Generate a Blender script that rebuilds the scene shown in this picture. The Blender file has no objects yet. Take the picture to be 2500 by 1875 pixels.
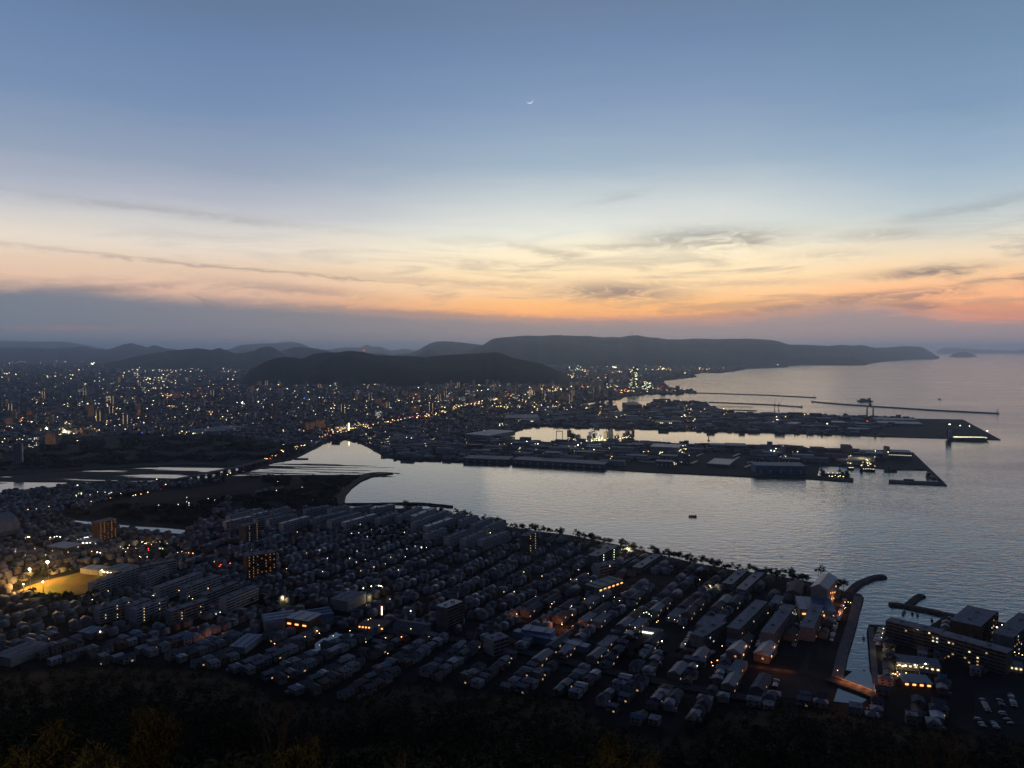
import bpy, math, random
import numpy as np
from mathutils import noise as mn, Vector
from mathutils.geometry import tessellate_polygon
S = bpy.context.scene
COL = S.collection
R = math.radians
# ---------------------------------------------------------------- camera
F = 1888.0; PIT = R(2.65); CH = 280.0
cp, sp = math.cos(PIT), math.sin(PIT)
cam = bpy.data.cameras.new('camera'); cam.sensor_width = 36; cam.lens = 36*F/2500
cam.clip_start = 1; cam.clip_end = 400000
co = bpy.data.objects.new('camera', cam); COL.objects.link(co)
co.location = (0, 0, CH); co.rotation_euler = (math.pi/2-PIT, 0, 0); S.camera = co
S.view_settings.view_transform = 'Standard'; S.view_settings.look = 'None'
S.view_settings.exposure = 0; S.view_settings.gamma = 1
S.cycles.volume_bounces = 2; S.cycles.max_bounces = 6; S.cycles.diffuse_bounces = 2
S.cycles.sample_clamp_indirect = 3
def ray(u, v):
    dx = (u-1250)/F; dy = (937.5-v)/F
    return dx, cp+dy*sp, -sp+dy*cp
def G(u, v, z=0.0):
    x, y, w = ray(u, v); t = (z-CH)/w
    return x*t, y*t
def GY(u, v, Y):
    x, y, w = ray(u, v); t = Y/y
    return x*t, Y, CH+w*t
def PX(x, y, z=2.0):
    zz = z-CH; d = y*cp-zz*sp; up = y*sp+zz*cp
    return 1250+F*x/d, 937.5-F*up/d
def EL(u, v):
    x, y, w = ray(u, v); return math.degrees(math.atan2(w, math.hypot(x, y)))
def AZ(u, v=800):
    x, y, w = ray(u, v); return math.degrees(math.atan2(x, y))
def lin(c):
    r = []
    for k in c[:3]:
        k = k/255.0; r.append(k/12.92 if k <= .04045 else ((k+.055)/1.055)**2.4)
    return tuple(r)+(1,)
# ---------------------------------------------------------------- sky
W = bpy.data.worlds.new('World'); S.world = W; W.use_nodes = True
NT = W.node_tree; NT.nodes.clear()
class N:
    """tiny wrapper for building node maths"""
    def __init__(s, t): s.t = t
    def n(s, ty, **k):
        q = s.t.nodes.new(ty)
        for a, b in k.items(): setattr(q, a, b)
        return q
    def put(s, sock, v):
        if isinstance(v, bpy.types.NodeSocket): s.t.links.new(v, sock)
        else: sock.default_value = v
    def m(s, op, a, b=0.0, c=0.0, clamp=False):
        q = s.n('ShaderNodeMath', operation=op, use_clamp=clamp)
        s.put(q.inputs[0], a); s.put(q.inputs[1], b); s.put(q.inputs[2], c)
        return q.outputs[0]
    def mr(s, v, a, b, c=0.0, d=1.0, smooth=True):
        q = s.n('ShaderNodeMapRange', interpolation_type='SMOOTHSTEP' if smooth else 'LINEAR')
        for i, x in enumerate((v, a, b, c, d)): s.put(q.inputs[i], x)
        return q.outputs[0]
    def ramp(s, v, stops, ip='LINEAR'):
        q = s.n('ShaderNodeValToRGB'); r = q.color_ramp; r.interpolation = ip
        stops = sorted(stops, key=lambda t: t[0])
        r.elements[0].position = stops[0][0]; r.elements[0].color = stops[0][1]
        r.elements[1].position = stops[-1][0]; r.elements[1].color = stops[-1][1]
        for p, c in stops[1:-1]:
            e = r.elements.new(p); e.color = c
        s.put(q.inputs[0], v); return q.outputs[0]
    def mix(s, f, a, b):
        q = s.n('ShaderNodeMix', data_type='RGBA'); s.put(q.inputs[0], f); s.put(q.inputs[6], a); s.put(q.inputs[7], b)
        return q.outputs[2]
    def xyz(s, x, y, z):
        q = s.n('ShaderNodeCombineXYZ')
        for i, k in enumerate((x, y, z)): s.put(q.inputs[i], k)
        return q.outputs[0]
    def noise(s, vec, sc, det=4, ro=.55, dist=0.0):
        q = s.n('ShaderNodeTexNoise'); s.put(q.inputs['Vector'], vec)
        q.inputs['Scale'].default_value = sc; q.inputs['Detail'].default_value = det
        q.inputs['Roughness'].default_value = ro; q.inputs['Distortion'].default_value = dist
        return q.outputs[0]
w = N(NT)
tc = w.n('ShaderNodeTexCoord'); sep = w.n('ShaderNodeSeparateXYZ'); NT.links.new(tc.outputs['Generated'], sep.inputs[0])
el = w.m('MULTIPLY', w.m('ARCSINE', sep.outputs[2]), 180/math.pi)
az = w.m('MULTIPLY', w.m('ARCTAN2', sep.outputs[0], sep.outputs[1]), 180/math.pi)
nz1 = w.noise(w.xyz(w.m('MULTIPLY', az, .10), w.m('MULTIPLY', el, .8), 3.3), 1.0, 6, .62, .6)     # long streaks
nz2 = w.noise(w.xyz(w.m('MULTIPLY', az, .35), w.m('MULTIPLY', el, 1.5), 7.7), 1.0, 7, .68, 1.0)  # wisps
n1 = w.m('SUBTRACT', nz1, .5); n2 = w.m('SUBTRACT', nz2, .5)
elw = w.m('ADD', el, w.m('MULTIPLY', n1, 1.3))                                  # wispy bending of the colour bands
P = lambda e: (e+2)/62.0
pos = w.m('DIVIDE', w.m('ADD', w.m('MAXIMUM', w.m('MINIMUM', elw, 60.0), -2.0), 2.0), 62.0)
def col(u, rows, hi):
    bo = lambda v: 1.0 if v < 420 else 1.0+.24*min(1.0, (v-420)/300)          # glow is strongest low down
    st = [(P(EL(u, v)), tuple(k*bo(v) for k in lin(c)[:3])+(1,)) for v, c in rows]
    return w.ramp(pos, st+[(P(30), lin(hi)), (P(42), lin((44, 58, 90))), (P(60), lin((20, 30, 54)))])
cL = col(400, [(0, (102, 125, 158)), (90, (108, 133, 170)), (250, (122, 146, 180)), (400, (154, 167, 188)), (480, (180, 184, 196)), (540, (206, 203, 200)), (600, (226, 213, 197)), (650, (224, 196, 170)), (690, (222, 186, 160)), (760, (205, 158, 135)), (850, (150, 130, 130))], (84, 104, 140))
cC = col(1500, [(0, (108, 130, 160)), (100, (114, 139, 174)), (250, (134, 157, 188)), (400, (165, 184, 201)), (480, (200, 208, 210)), (560, (226, 227, 216)), (610, (250, 236, 204)), (660, (254, 228, 182)), (710, (250, 208, 155)), (740, (254, 190, 118)), (768, (255, 176, 100)), (788, (240, 158, 112)), (850, (165, 140, 136))], (88, 108, 142))
cR = col(2350, [(0, (108, 136, 166)), (100, (116, 145, 175)), (250, (131, 158, 188)), (400, (160, 183, 203)), (500, (186, 199, 204)), (560, (212, 211, 201)), (620, (238, 216, 184)), (660, (246, 206, 158)), (700, (250, 188, 136)), (745, (250, 172, 116)), (785, (220, 148, 126)), (850, (165, 140, 138))], (88, 112, 145))
base = w.mix(w.mr(az, AZ(500), AZ(1400)), cL, cC)
base = w.mix(w.mr(az, AZ(1700), AZ(2350)), base, cR)
# the cloud bank lying on the horizon
def curve(pts):      # value against azimuth, as a grey ramp
    st = [((AZ(u)+60)/120, (k, k, k, 1)) for u, k in pts]
    return w.ramp(w.m('DIVIDE', w.m('ADD', az, 60.0), 120.0), st)
edge = curve([(u, EL(u, v)/10) for u, v in [(0, 708), (200, 712), (400, 736), (700, 752), (1000, 770), (1250, 786), (1750, 788), (1930, 770), (2080, 752), (2230, 764), (2330, 790), (2500, 792)]])
edge = w.m('MULTIPLY', edge, 10.0)
d = w.m('SUBTRACT', w.m('ADD', el, w.m('MULTIPLY', n2, w.ramp(w.m('DIVIDE', w.m('ADD', az, 60.0), 120.0), [(.3, (1.0, 1.0, 1.0, 1)), (.62, (1.2, 1.2, 1.2, 1)), (.7, (2, 2, 2, 1))]))), edge)
soft = curve([(0, .9), (900, .9), (1250, .9), (2000, 1.0), (2500, .8)])
bank = w.m('SUBTRACT', 1.0, w.mr(d, w.m('MULTIPLY', soft, -.5), soft))
bcol = w.ramp(w.m('DIVIDE', w.m('ADD', az, 60.0), 120.0), [((AZ(0)+60)/120, lin((118, 128, 141))), ((AZ(700)+60)/120, lin((137, 136, 142))), ((AZ(1300)+60)/120, lin((160, 146, 144))), ((AZ(2000)+60)/120, lin((168, 148, 145))), ((AZ(2500)+60)/120, lin((168, 149, 147)))])
# clouds as soft streaks: (u, v, half width, half height, tilt, strength)
CL = [(1735, 580, 165, 25, .0, .5), (1800, 592, 110, 8, -.10, .5), (1560, 597, 190, 9, -.03, .35), (1356, 620, 110, 11, .22, .32), (1504, 712, 150, 24, .03, .55),
      (2265, 662, 100, 10, -.05, .62), (2310, 664, 40, 13, .1, .6), (2330, 702, 290, 8, -.16, .5), (2110, 724, 150, 9, -.08, .5), (2150, 572, 110, 14, 0, .25), (2000, 624, 90, 12, 0, .18), (1990, 745, 300, 12, -.09, .5), (2260, 748, 120, 12, .1, .55),
      (2360, 508, 150, 12, -.15, .22), (620, 660, 520, 4, .065, .34), (420, 515, 320, 8, .06, .22), (700, 705, 170, 12, .08, .3), (250, 705, 160, 8, -.1, .4), (507, 733, 26, 6, .45, .4), (1150, 690, 300, 9, .05, .22), (1180, 640, 140, 7, .05, .22), (1500, 480, 60, 12, -.2, .14), (2380, 270, 90, 25, .3, .06), (1100, 770, 420, 5, .05, .3), (1800, 690, 200, 8, 0, .2)]
grey = None
wa = w.m('ADD', az, w.m('MULTIPLY', n1, 7.0)); we = w.m('ADD', el, w.m('MULTIPLY', n2, 1.1))
for u, v, hu, hv, ti, s in CL:
    k = math.degrees(1/F); a0, e0 = AZ(u, v), EL(u, v)
    da = w.m('SUBTRACT', wa, a0); de = w.m('ADD', w.m('SUBTRACT', we, e0), w.m('MULTIPLY', da, ti))
    q = w.m('ADD', w.m('POWER', w.m('DIVIDE', da, hu*k), 2.0), w.m('POWER', w.m('DIVIDE', de, hv*k), 2.0))
    g = w.m('MULTIPLY', w.m('EXPONENT', w.m('MULTIPLY', q, -.8)), s)
    grey = g if grey is None else w.m('MAXIMUM', grey, g)
grey = w.m('MULTIPLY', grey, w.mr(nz2, .24, .56))
field = w.m('MULTIPLY', w.mr(nz1, .48, .66), w.m('MULTIPLY', w.m('MULTIPLY', w.mr(el, 9.5, 5.5), w.mr(az, -20, 12, .55, 1.0)), .42))
grey = w.m('MAXIMUM', w.m('MULTIPLY', grey, 1.45), field, clamp=True)
gcol = w.ramp(w.m('DIVIDE', el, 20.0), [(0, lin((118, 106, 118))), (.2, lin((130, 114, 118))), (.35, lin((136, 130, 126))), (.5, lin((130, 140, 150))), (.8, lin((110, 135, 165)))])
sky = w.mix(grey, base, gcol)
sky = w.mix(w.m('MULTIPLY', bank, .96), sky, bcol)
pink = None
for u, v, hu, hv, s in [(170, 800, 170, 5, .5), (620, 824, 160, 4, .35), (2440, 775, 110, 9, .4), (2380, 755, 120, 9, .35)]:
    k = math.degrees(1/F)
    q = w.m('ADD', w.m('POWER', w.m('DIVIDE', w.m('SUBTRACT', az, AZ(u, v)), hu*k), 2.0), w.m('POWER', w.m('DIVIDE', w.m('ADD', w.m('SUBTRACT', el, EL(u, v)), w.m('MULTIPLY', n2, .5)), hv*k), 2.0))
    g = w.m('MULTIPLY', w.m('EXPONENT', w.m('MULTIPLY', q, -1.0)), s)
    pink = g if pink is None else w.m('MAXIMUM', pink, g)
sky = w.mix(pink, sky, w.mix(w.mr(az, 0, 25), lin((168, 132, 130)), lin((252, 152, 105))))
# dusk: the eastern half of the sky, behind the viewer, is already dark
east = w.ramp(w.m('DIVIDE', w.m('MAXIMUM', el, 0.0), 90.0), [(0, lin((62, 66, 86))), (.15, lin((48, 60, 92))), (.5, lin((20, 30, 54))), (1, lin((28, 42, 78)))])
aaz = w.m('ABSOLUTE', az)
ef = w.m('MULTIPLY', w.mr(aaz, 45, 115), w.mr(el, 75, 40))
sky = w.mix(ef, sky, east)
sky = w.mix(w.mr(el, -.3, -3), sky, lin((70, 74, 86)))
bg = w.n('ShaderNodeBackground'); NT.links.new(sky, bg.inputs[0]); bg.inputs[1].default_value = 1.0
wo = w.n('ShaderNodeOutputWorld'); NT.links.new(bg.outputs[0], wo.inputs[0])
W.cycles.sampling_method = 'MANUAL'; W.cycles.sample_map_resolution = 512
# the sun has just set: only a very weak afterglow still comes in low from the west
sun = bpy.data.lights.new('sun', 'SUN'); sun.energy = .05; sun.angle = R(25); sun.color = (1, .72, .48)
so = bpy.data.objects.new('sun', sun); COL.objects.link(so); so.rotation_euler = (R(82), 0, R(180+AZ(1600)*-1)); so.visible_glossy = True
# ---------------------------------------------------------------- helpers
rnd = random.Random(7); rs = np.random.RandomState(11)
MATS = {}
def mat(name, c, rough=.8, var=.25, scale=.15, emit=None, es=0.0, metal=0.0, samp=False, spec=None, c2=None):
    if name in MATS: return MATS[name]
    m = bpy.data.materials.new(name); m.use_nodes = True; t = N(m.node_tree); b = m.node_tree.nodes['Principled BSDF']
    b.inputs['Roughness'].default_value = rough; b.inputs['Metallic'].default_value = metal
    b.inputs['Specular IOR Level'].default_value = spec if spec is not None else (.08 if rough >= .7 else .35)
    tcn = t.n('ShaderNodeTexCoord'); oi = t.n('ShaderNodeObjectInfo')
    nz = t.noise(tcn.outputs['Object'], scale, 5, .6)
    c = tuple(c[:3]); c2 = tuple(c2[:3]) if c2 else tuple(k*(1-var) for k in c)
    q = t.mix(t.mr(nz, .35, .65), c2+(1,), c+(1,))
    f = t.m('ADD', 1-var*.5, t.m('MULTIPLY', oi.outputs['Random'], var))
    vm = t.n('ShaderNodeVectorMath', operation='SCALE'); t.put(vm.inputs[0], q); t.put(vm.inputs[3], f)
    t.put(b.inputs['Base Color'], vm.outputs[0])
    if emit:
        b.inputs['Emission Color'].default_value = tuple(emit[:3])+(1,); b.inputs['Emission Strength'].default_value = es
        m.cycles.emission_sampling = 'FRONT' if samp else 'NONE'
    MATS[name] = m; return m
def mesh(name, vs, fs, mats, mi=None, smooth=False):
    me = bpy.data.meshes.new(name); me.from_pydata([tuple(v) for v in vs], [], fs)
    for m in (mats if isinstance(mats, (list, tuple)) else [mats]): me.materials.append(m)
    if mi is not None: me.polygons.foreach_set('material_index', mi)
    if smooth: me.polygons.foreach_set('use_smooth', [True]*len(fs))
    me.update(); return me
def link(name, me, parent=None, loc=(0, 0, 0), rz=0.0):
    o = bpy.data.objects.new(name, me); COL.objects.link(o); o.location = loc; o.rotation_euler = (0, 0, rz)
    if parent: o.parent = parent
    return o
def struct(o, kind='structure', label=None, cat=None):
    o['kind'] = kind
    if label: o['label'] = label
    if cat: o['category'] = cat
    return o
def tag(o, label, cat, group=None):
    o['label'] = label; o['category'] = cat
    if group: o['group'] = group
    return o
def inpoly(x, y, poly):
    x = np.asarray(x, float); y = np.asarray(y, float); r = np.zeros(x.shape, bool)
    n = len(poly); j = n-1
    for i in range(n):
        xi, yi = poly[i]; xj, yj = poly[j]
        if yi != yj:
            r ^= ((yi > y) != (yj > y)) & (x < (xj-xi)*(y-yi)/(yj-yi)+xi)
        j = i
    return r
def prism(name, pts, z0, z1, m, ms=None):
    n = len(pts); vs = [(x, y, z1) for x, y in pts]+[(x, y, z0) for x, y in pts]
    fs = [tuple(t) for t in tessellate_polygon([[Vector((x, y, 0)) for x, y in pts]])]
    fs = [f if ((pts[f[1]][0]-pts[f[0]][0])*(pts[f[2]][1]-pts[f[0]][1])-(pts[f[1]][1]-pts[f[0]][1])*(pts[f[2]][0]-pts[f[0]][0])) > 0 else f[::-1] for f in fs]
    k = len(fs); fs += [(i, (i+1) % n, n+(i+1) % n, n+i) for i in range(n)]
    return mesh(name, vs, fs, [m, ms or m], [0]*k+[1]*n)
def sheet(name, pxs, z, m, th=.25):
    return link(name, prism(name, [G(u, v, z) for u, v in pxs], z-th, z, m))
def refine(pts, step=9.0, amp=.7, seed=0, closed=True):
    r = random.Random(seed); out = []
    for i, (a, b) in enumerate(zip(pts, pts[1:]+pts[:1])):
        L = math.hypot(a[0]-b[0], a[1]-b[1]); k = max(1, min(14, int(L/step)))
        for j in range(k):
            t = j/k; out.append((a[0]+(b[0]-a[0])*t+(r.uniform(-amp, amp) if j else 0), a[1]+(b[1]-a[1])*t+(r.uniform(-amp, amp)*.35 if j else 0)))
        if not closed and i == len(pts)-2: out.append(pts[-1]); break
    return out
# ---------------------------------------------------------------- water
def water_mat(name, bump, rough, sc=1.0):
    m = bpy.data.materials.new(name); m.use_nodes = True; t = N(m.node_tree); b = m.node_tree.nodes['Principled BSDF']
    b.inputs['Base Color'].default_value = (.014, .026, .042, 1); b.inputs['IOR'].default_value = 2.15
    ge = t.n('ShaderNodeNewGeometry'); mp = t.n('ShaderNodeMapping'); m.node_tree.links.new(ge.outputs['Position'], mp.inputs['Vector'])
    mp.inputs['Rotation'].default_value = (0, 0, R(14)); mp.inputs['Scale'].default_value = (.45*sc, 1*sc, 1*sc)
    a = t.noise(mp.outputs[0], .11, 3, .5, .5); c = t.noise(mp.outputs[0], .34, 2, .5)
    big = t.noise(mp.outputs[0], .0022, 5, .6, 1.5)
    sx_ = t.n('ShaderNodeSeparateXYZ'); m.node_tree.links.new(ge.outputs['Position'], sx_.inputs[0])
    shel = t.mr(t.m('ADD', sx_.outputs[0], t.m('MULTIPLY', sx_.outputs[1], -.12)), -500, 1100, .20, 1.0)   # the bay is sheltered, the open sea is not
    for (u0, v0), la, lb, an in (((1650, 1062), 900, 230, R(-18)), ((820, 1112), 420, 420, 0), ((1480, 985), 260, 200, 0)):   # basins and river mouth lie calm
        gx, gy = G(u0, v0); ca, sa = math.cos(an), math.sin(an)
        dx_ = t.m('SUBTRACT', sx_.outputs[0], gx); dy_ = t.m('SUBTRACT', sx_.outputs[1], gy)
        p_ = t.m('DIVIDE', t.m('ADD', t.m('MULTIPLY', dx_, ca), t.m('MULTIPLY', dy_, sa)), la); q_ = t.m('DIVIDE', t.m('SUBTRACT', t.m('MULTIPLY', dy_, ca), t.m('MULTIPLY', dx_, sa)), lb)
        shel = t.m('MULTIPLY', shel, t.m('SUBTRACT', 1.0, t.m('MULTIPLY', t.m('EXPONENT', t.m('MULTIPLY', t.m('ADD', t.m('MULTIPLY', p_, p_), t.m('MULTIPLY', q_, q_)), -1.0)), .9)))
    h = t.m('ADD', t.m('MULTIPLY', a, 1.0), t.m('MULTIPLY', c, .28))
    bn = t.n('ShaderNodeBump'); bn.inputs['Strength'].default_value = 1.0
    t.put(bn.inputs['Distance'], t.m('MULTIPLY', t.mr(big, .3, .7, bump*.6, bump*1.25), shel)); t.put(bn.inputs['Height'], h); t.put(b.inputs['Normal'], bn.outputs[0])
    t.put(b.inputs['Roughness'], t.m('MULTIPLY', t.mr(big, .35, .65, rough*.7, rough*1.3), t.m('ADD', t.m('MULTIPLY', shel, .8), .2)))
    return m
M_sea = water_mat('sea_water', 1.4, .12); M_calm = water_mat('calm_water', .25, .08)
o = link('sea', mesh('sea', [(-90000, -3000, 0), (90000, -3000, 0), (90000, 88000, 0), (-90000, 88000, 0)], [(0, 1, 2, 3)], M_sea)); struct(o)
# ---------------------------------------------------------------- land
M_ground = mat('town_ground', (.034, .036, .038), .9, .4, .02, c2=(.014, .018, .017))
M_quay = mat('quay_concrete', (.10, .10, .10), .9, .3, .05)
M_far = mat('far_ground', (.045, .05, .05), .9, .4, .004, c2=(.025, .03, .026))
M_sand = mat('sand', (.16, .125, .09), .95, .3, .03)
M_rock = mat('rock', (.10, .098, .09), .9, .5, .3)
M_field = mat('fallow_field', (.085, .06, .052), .95, .3, .01)
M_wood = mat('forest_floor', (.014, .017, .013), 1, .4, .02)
A = [(-1800, 1190), (-600, 1172), (0, 1160), (170, 1148), (312, 1140), (453, 1134), (567, 1136), (625, 1141), (667, 1128), (710, 1121), (738, 1109), (781, 1087), (795, 1079), (820, 1072), (846, 1072), (871, 1077), (897, 1089), (922, 1103), (945, 1116), (965, 1118), (1022, 1121), (1107, 1124), (1177, 1128), (1250, 1132), (1392, 1138), (1471, 1144), (1533, 1148), (1647, 1154), (1675, 1155), (1845, 1163), (1940, 1165), (2083, 1175), (2084, 1167), (1995, 1161), (2002, 1136), (2040, 1136), (2085, 1138), (2130, 1140), (2158, 1143), (2159, 1151), (2190, 1151), (2190, 1145), (2262, 1146), (2295, 1176), (2170, 1171), (2170, 1178), (2312, 1184), (2229, 1104), (2096, 1100), (1875, 1090), (1717, 1086), (1553, 1080), (1352, 1079), (1250, 1076), (1225, 1070), (1250, 1056), (1278, 1046), (1315, 1038), (1363, 1041), (1476, 1045), (1561, 1046), (1703, 1052), (1873, 1056), (2017, 1060), (2158, 1065), (2303, 1069), (2443, 1073), (2351, 1024), (2240, 1022), (2138, 1018), (1875, 1009), (1788, 1007), (1768, 1001), (1731, 990), (1729, 984), (1709, 980), (1598, 978), (1570, 990), (1566, 1003), (1530, 1004), (1512, 1004), (1505, 990), (1450, 988), (1409, 993), (1400, 990), (1440, 982), (1462, 976), (1513, 975), (1533, 965), (1600, 962), (1666, 962), (1668, 959), (1700, 960), (1695, 955), (1641, 948), (1624, 943), (1621, 933), (1615, 929), (1647, 926), (1700, 920), (1695, 914), (1714, 910), (1754, 911), (1788, 907), (1828, 900), (1875, 899), (1923, 897), (1925, 892), (2017, 892), (2119, 889), (2181, 879), (2238, 876), (2291, 872), (2285, 867), (1800, 862.5), (-3000, 862.5)]
Aw = [G(u, v, 2.0) for u, v in A]
struct(link('mainland_ground', prism('mainland_ground', Aw, -1.5, 2.0, M_far, M_quay)))
C0 = [(0, 1202), (113, 1191), (198, 1179), (306, 1175), (397, 1175), (462, 1168), (520, 1167), (575, 1162), (623, 1160), (682, 1161), (738, 1161), (852, 1163), (903, 1155), (960, 1155), (903, 1163), (880, 1171), (857, 1188), (843, 1205), (839, 1222), (843, 1234), (862, 1241), (965, 1241), (1005, 1241), (1050, 1244), (1121, 1256), (1192, 1272), (1250, 1287), (1307, 1296), (1392, 1306), (1454, 1319), (1533, 1335), (1618, 1356), (1703, 1375), (1788, 1391), (1873, 1401), (1934, 1412), (1980, 1421), (2034, 1431), (2073, 1449), (2099, 1449), (2109, 1458), (2087, 1534), (2059, 1625), (2051, 1663), (2125, 1678), (2124, 1665), (2123, 1625), (2116, 1540), (2121, 1524), (2161, 1527), (2266, 1530), (2311, 1502), (2357, 1508), (2442, 1518), (2500, 1530), (2700, 1570), (3400, 1700)]
Cw = [(-2500, 1650)]+[G(u, v, 2.0) for u, v in refine(C0, 25, .9, 3, False)]+[(900, -600), (-2500, -600)]
struct(link('town_ground', prism('town_ground', Cw, -1.5, 2.0, M_ground, M_rock)))
def mark(o, cat=None): return struct(o)
mark(sheet('sand_beach', [(903, 1156), (905, 1163), (882, 1172), (859, 1189), (845, 1205), (841, 1222), (845, 1233), (826, 1230), (818, 1214), (835, 1190), (862, 1170), (880, 1160)], 2.25, M_sand))
mark(sheet('fallow_field', [(198, 1236), (285, 1218), (400, 1200), (520, 1186), (600, 1176), (640, 1180), (560, 1200), (430, 1222), (290, 1245), (215, 1247)], 2.2, M_field))
mark(sheet('creek', [(160, 1268), (207, 1273), (290, 1281), (340, 1286), (400, 1289), (459, 1295), (440, 1303), (400, 1300), (330, 1291), (290, 1288), (200, 1278)], 2.2, M_calm))
mark(sheet('pond', [(750, 1592), (757, 1580), (785, 1560), (822, 1543), (862, 1540), (884, 1549), (830, 1560), (793, 1582), (762, 1595)], 2.2, M_calm))
mark(sheet('far_pond', [(308, 1061), (330, 1056), (356, 1049), (392, 1047), (380, 1053), (388, 1060), (365, 1062), (330, 1061)], 2.4, M_calm))
mark(sheet('schoolyard', [(1529, 1417), (1560, 1400), (1655, 1412), (1640, 1432), (1600, 1430)], 2.2, M_field))
mark(sheet('tidal_pool', [(2051, 1663), (2085, 1636), (2124, 1640), (2140, 1690), (2100, 1720), (2035, 1712)], 2.2, M_calm))
# river flats: silt banks rising just above the water in streaks along the flow
def flats(name, quad, nu, nv, bias, seed, fr=(.0045, .03)):
    (a, b, c, d2) = [G(u, v) for u, v in quad]; vs = []; fs = []
    for i in range(nu+1):
        for j in range(nv+1):
            s, t = i/nu, j/nv
            x = (a[0]*(1-s)+b[0]*s)*(1-t)+(d2[0]*(1-s)+c[0]*s)*t; y = (a[1]*(1-s)+b[1]*s)*(1-t)+(d2[1]*(1-s)+c[1]*s)*t
            z = mn.fractal(Vector((x*fr[0], y*fr[1]+x*.006, seed)), .8, 2.1, 5)*1.1+bias
            z -= 1.5*max(0, s*1.25-.9)
            vs.append((x, y, max(-1, min(1.2, z))))
    for i in range(nu):
        for j in range(nv):
            k = i*(nv+1)+j; fs.append((k, k+nv+1, k+nv+2, k+1))
    return struct(link(name, mesh(name, vs, fs, M_silt, smooth=True)))
M_silt = mat('river_silt', (.028, .03, .033), .75, .3, .03)
flats('river_flats', [(-700, 1195), (640, 1168), (600, 1128), (-700, 1160)], 260, 120, .34, 1.3, (.0035, .05))
flats('estuary_flats', [(560, 1170), (1010, 1166), (960, 1134), (600, 1130)], 200, 90, -.10, 5.1, (.004, .045))
# ---------------------------------------------------------------- hills
M_hill = mat('wooded_hill', (.050, .062, .045), .95, .35, .004)
def hill(name, pts, fr=.28, bk=.3, rough=.06, nr=26, pw=1.0, base=-4.0, step=4.0, label=None):
    """pts: (u, v, D) along the skyline, metres D from the viewer; a real ridge with front and back slopes"""
    us = np.arange(pts[0][0], pts[-1][0]+step, step); pu = [p[0] for p in pts]
    vv = np.interp(us, pu, [p[1] for p in pts]); DD = np.interp(us, pu, [p[2] for p in pts])
    vs = []; fs = []; n = 2*nr+1
    for i, (u, v, D) in enumerate(zip(us, vv, DD)):
        x, y, zc = GY(u, v, D); zc += (mn.noise(Vector((u*.11, v*.1, 0)))*.4)*D/F*2.2
        zc = max(zc, base+1)
        fsp = fr*(1+.35*mn.noise(Vector((u*.022, 4.4, 0))))
        for j in range(n):
            s = (j-nr)/nr
            k = 1+(s*fsp if s < 0 else s*bk)
            g = (1-abs(s)**1.15)**(1.05*pw) if s < 0 else (1-abs(s)**1.3)
            X, Y = x*k, y*k
            r = mn.fractal(Vector((X*.0011+3, Y*.0006, 1)), .9, 2.0, 4)*rough*4*min(1, abs(s)*3)*(1-abs(s))
            h = base+(zc-base)*max(0, min(1.0 if abs(s) > .02 else 1, g+r*(g if g < .8 else .35)))
            vs.append((X, Y, min(h, zc-(abs(s)*8 if s else 0)) if s else zc))
    for i in range(len(us)-1):
        for j in range(n-1):
            k = i*n+j; fs.append((k, k+1, k+n+1, k+n))
    return struct(link(name, mesh(name, vs, fs, M_hill, smooth=True)))
def pd(D, L): return [(u, v, D) for u, v in L]
hill('far_mountains', pd(36000, [(-700, 838), (0, 832), (85, 834), (158, 834), (198, 841), (255, 851), (330, 858)]))
hill('western_mountains', pd(22000, [(-700, 846), (0, 849), (71, 848), (119, 851), (170, 849), (204, 845), (227, 852), (263, 854), (300, 841), (320, 837), (334, 841), (360, 848), (377, 842), (402, 850), (442, 854), (500, 860), (540, 872)]))
hill('dark_foothill', pd(12500, [(250, 890), (297, 879), (340, 868), (377, 862), (425, 855), (482, 850), (516, 854), (535, 849), (575, 863), (592, 862), (620, 857), (635, 849), (650, 846), (665, 847), (690, 862), (720, 880), (740, 892)]), fr=.2)
hill('mid_hill', pd(15500, [(640, 885), (690, 856), (718, 847), (747, 848), (772, 851), (796, 856), (850, 870), (880, 888)]), fr=.15)
hill('pale_hill', pd(30000, [(520, 862), (558, 853), (589, 842), (623, 839), (670, 838), (710, 834), (730, 837), (761, 849), (795, 854), (830, 862)]))
hill('pale_peaks', pd(34000, [(740, 862), (795, 854), (840, 848), (880, 848), (895, 841), (911, 847), (928, 846), (956, 856), (990, 851), (1016, 856), (1060, 864)]))
hill('rounded_hill', pd(18500, [(930, 872), (959, 866), (1002, 862), (1022, 854), (1050, 838), (1070, 833), (1107, 834), (1143, 838), (1177, 842), (1230, 850), (1300, 870)]), fr=.2)
hill('small_peak', pd(14500, [(985, 885), (1016, 869), (1032, 859), (1047, 852), (1057, 855), (1070, 863), (1110, 880)]), fr=.12)
hill('low_hills', pd(16500, [(760, 888), (800, 870), (840, 857), (865, 856), (900, 864), (930, 862), (960, 868), (1010, 870), (1060, 880)]), fr=.12)
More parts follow.
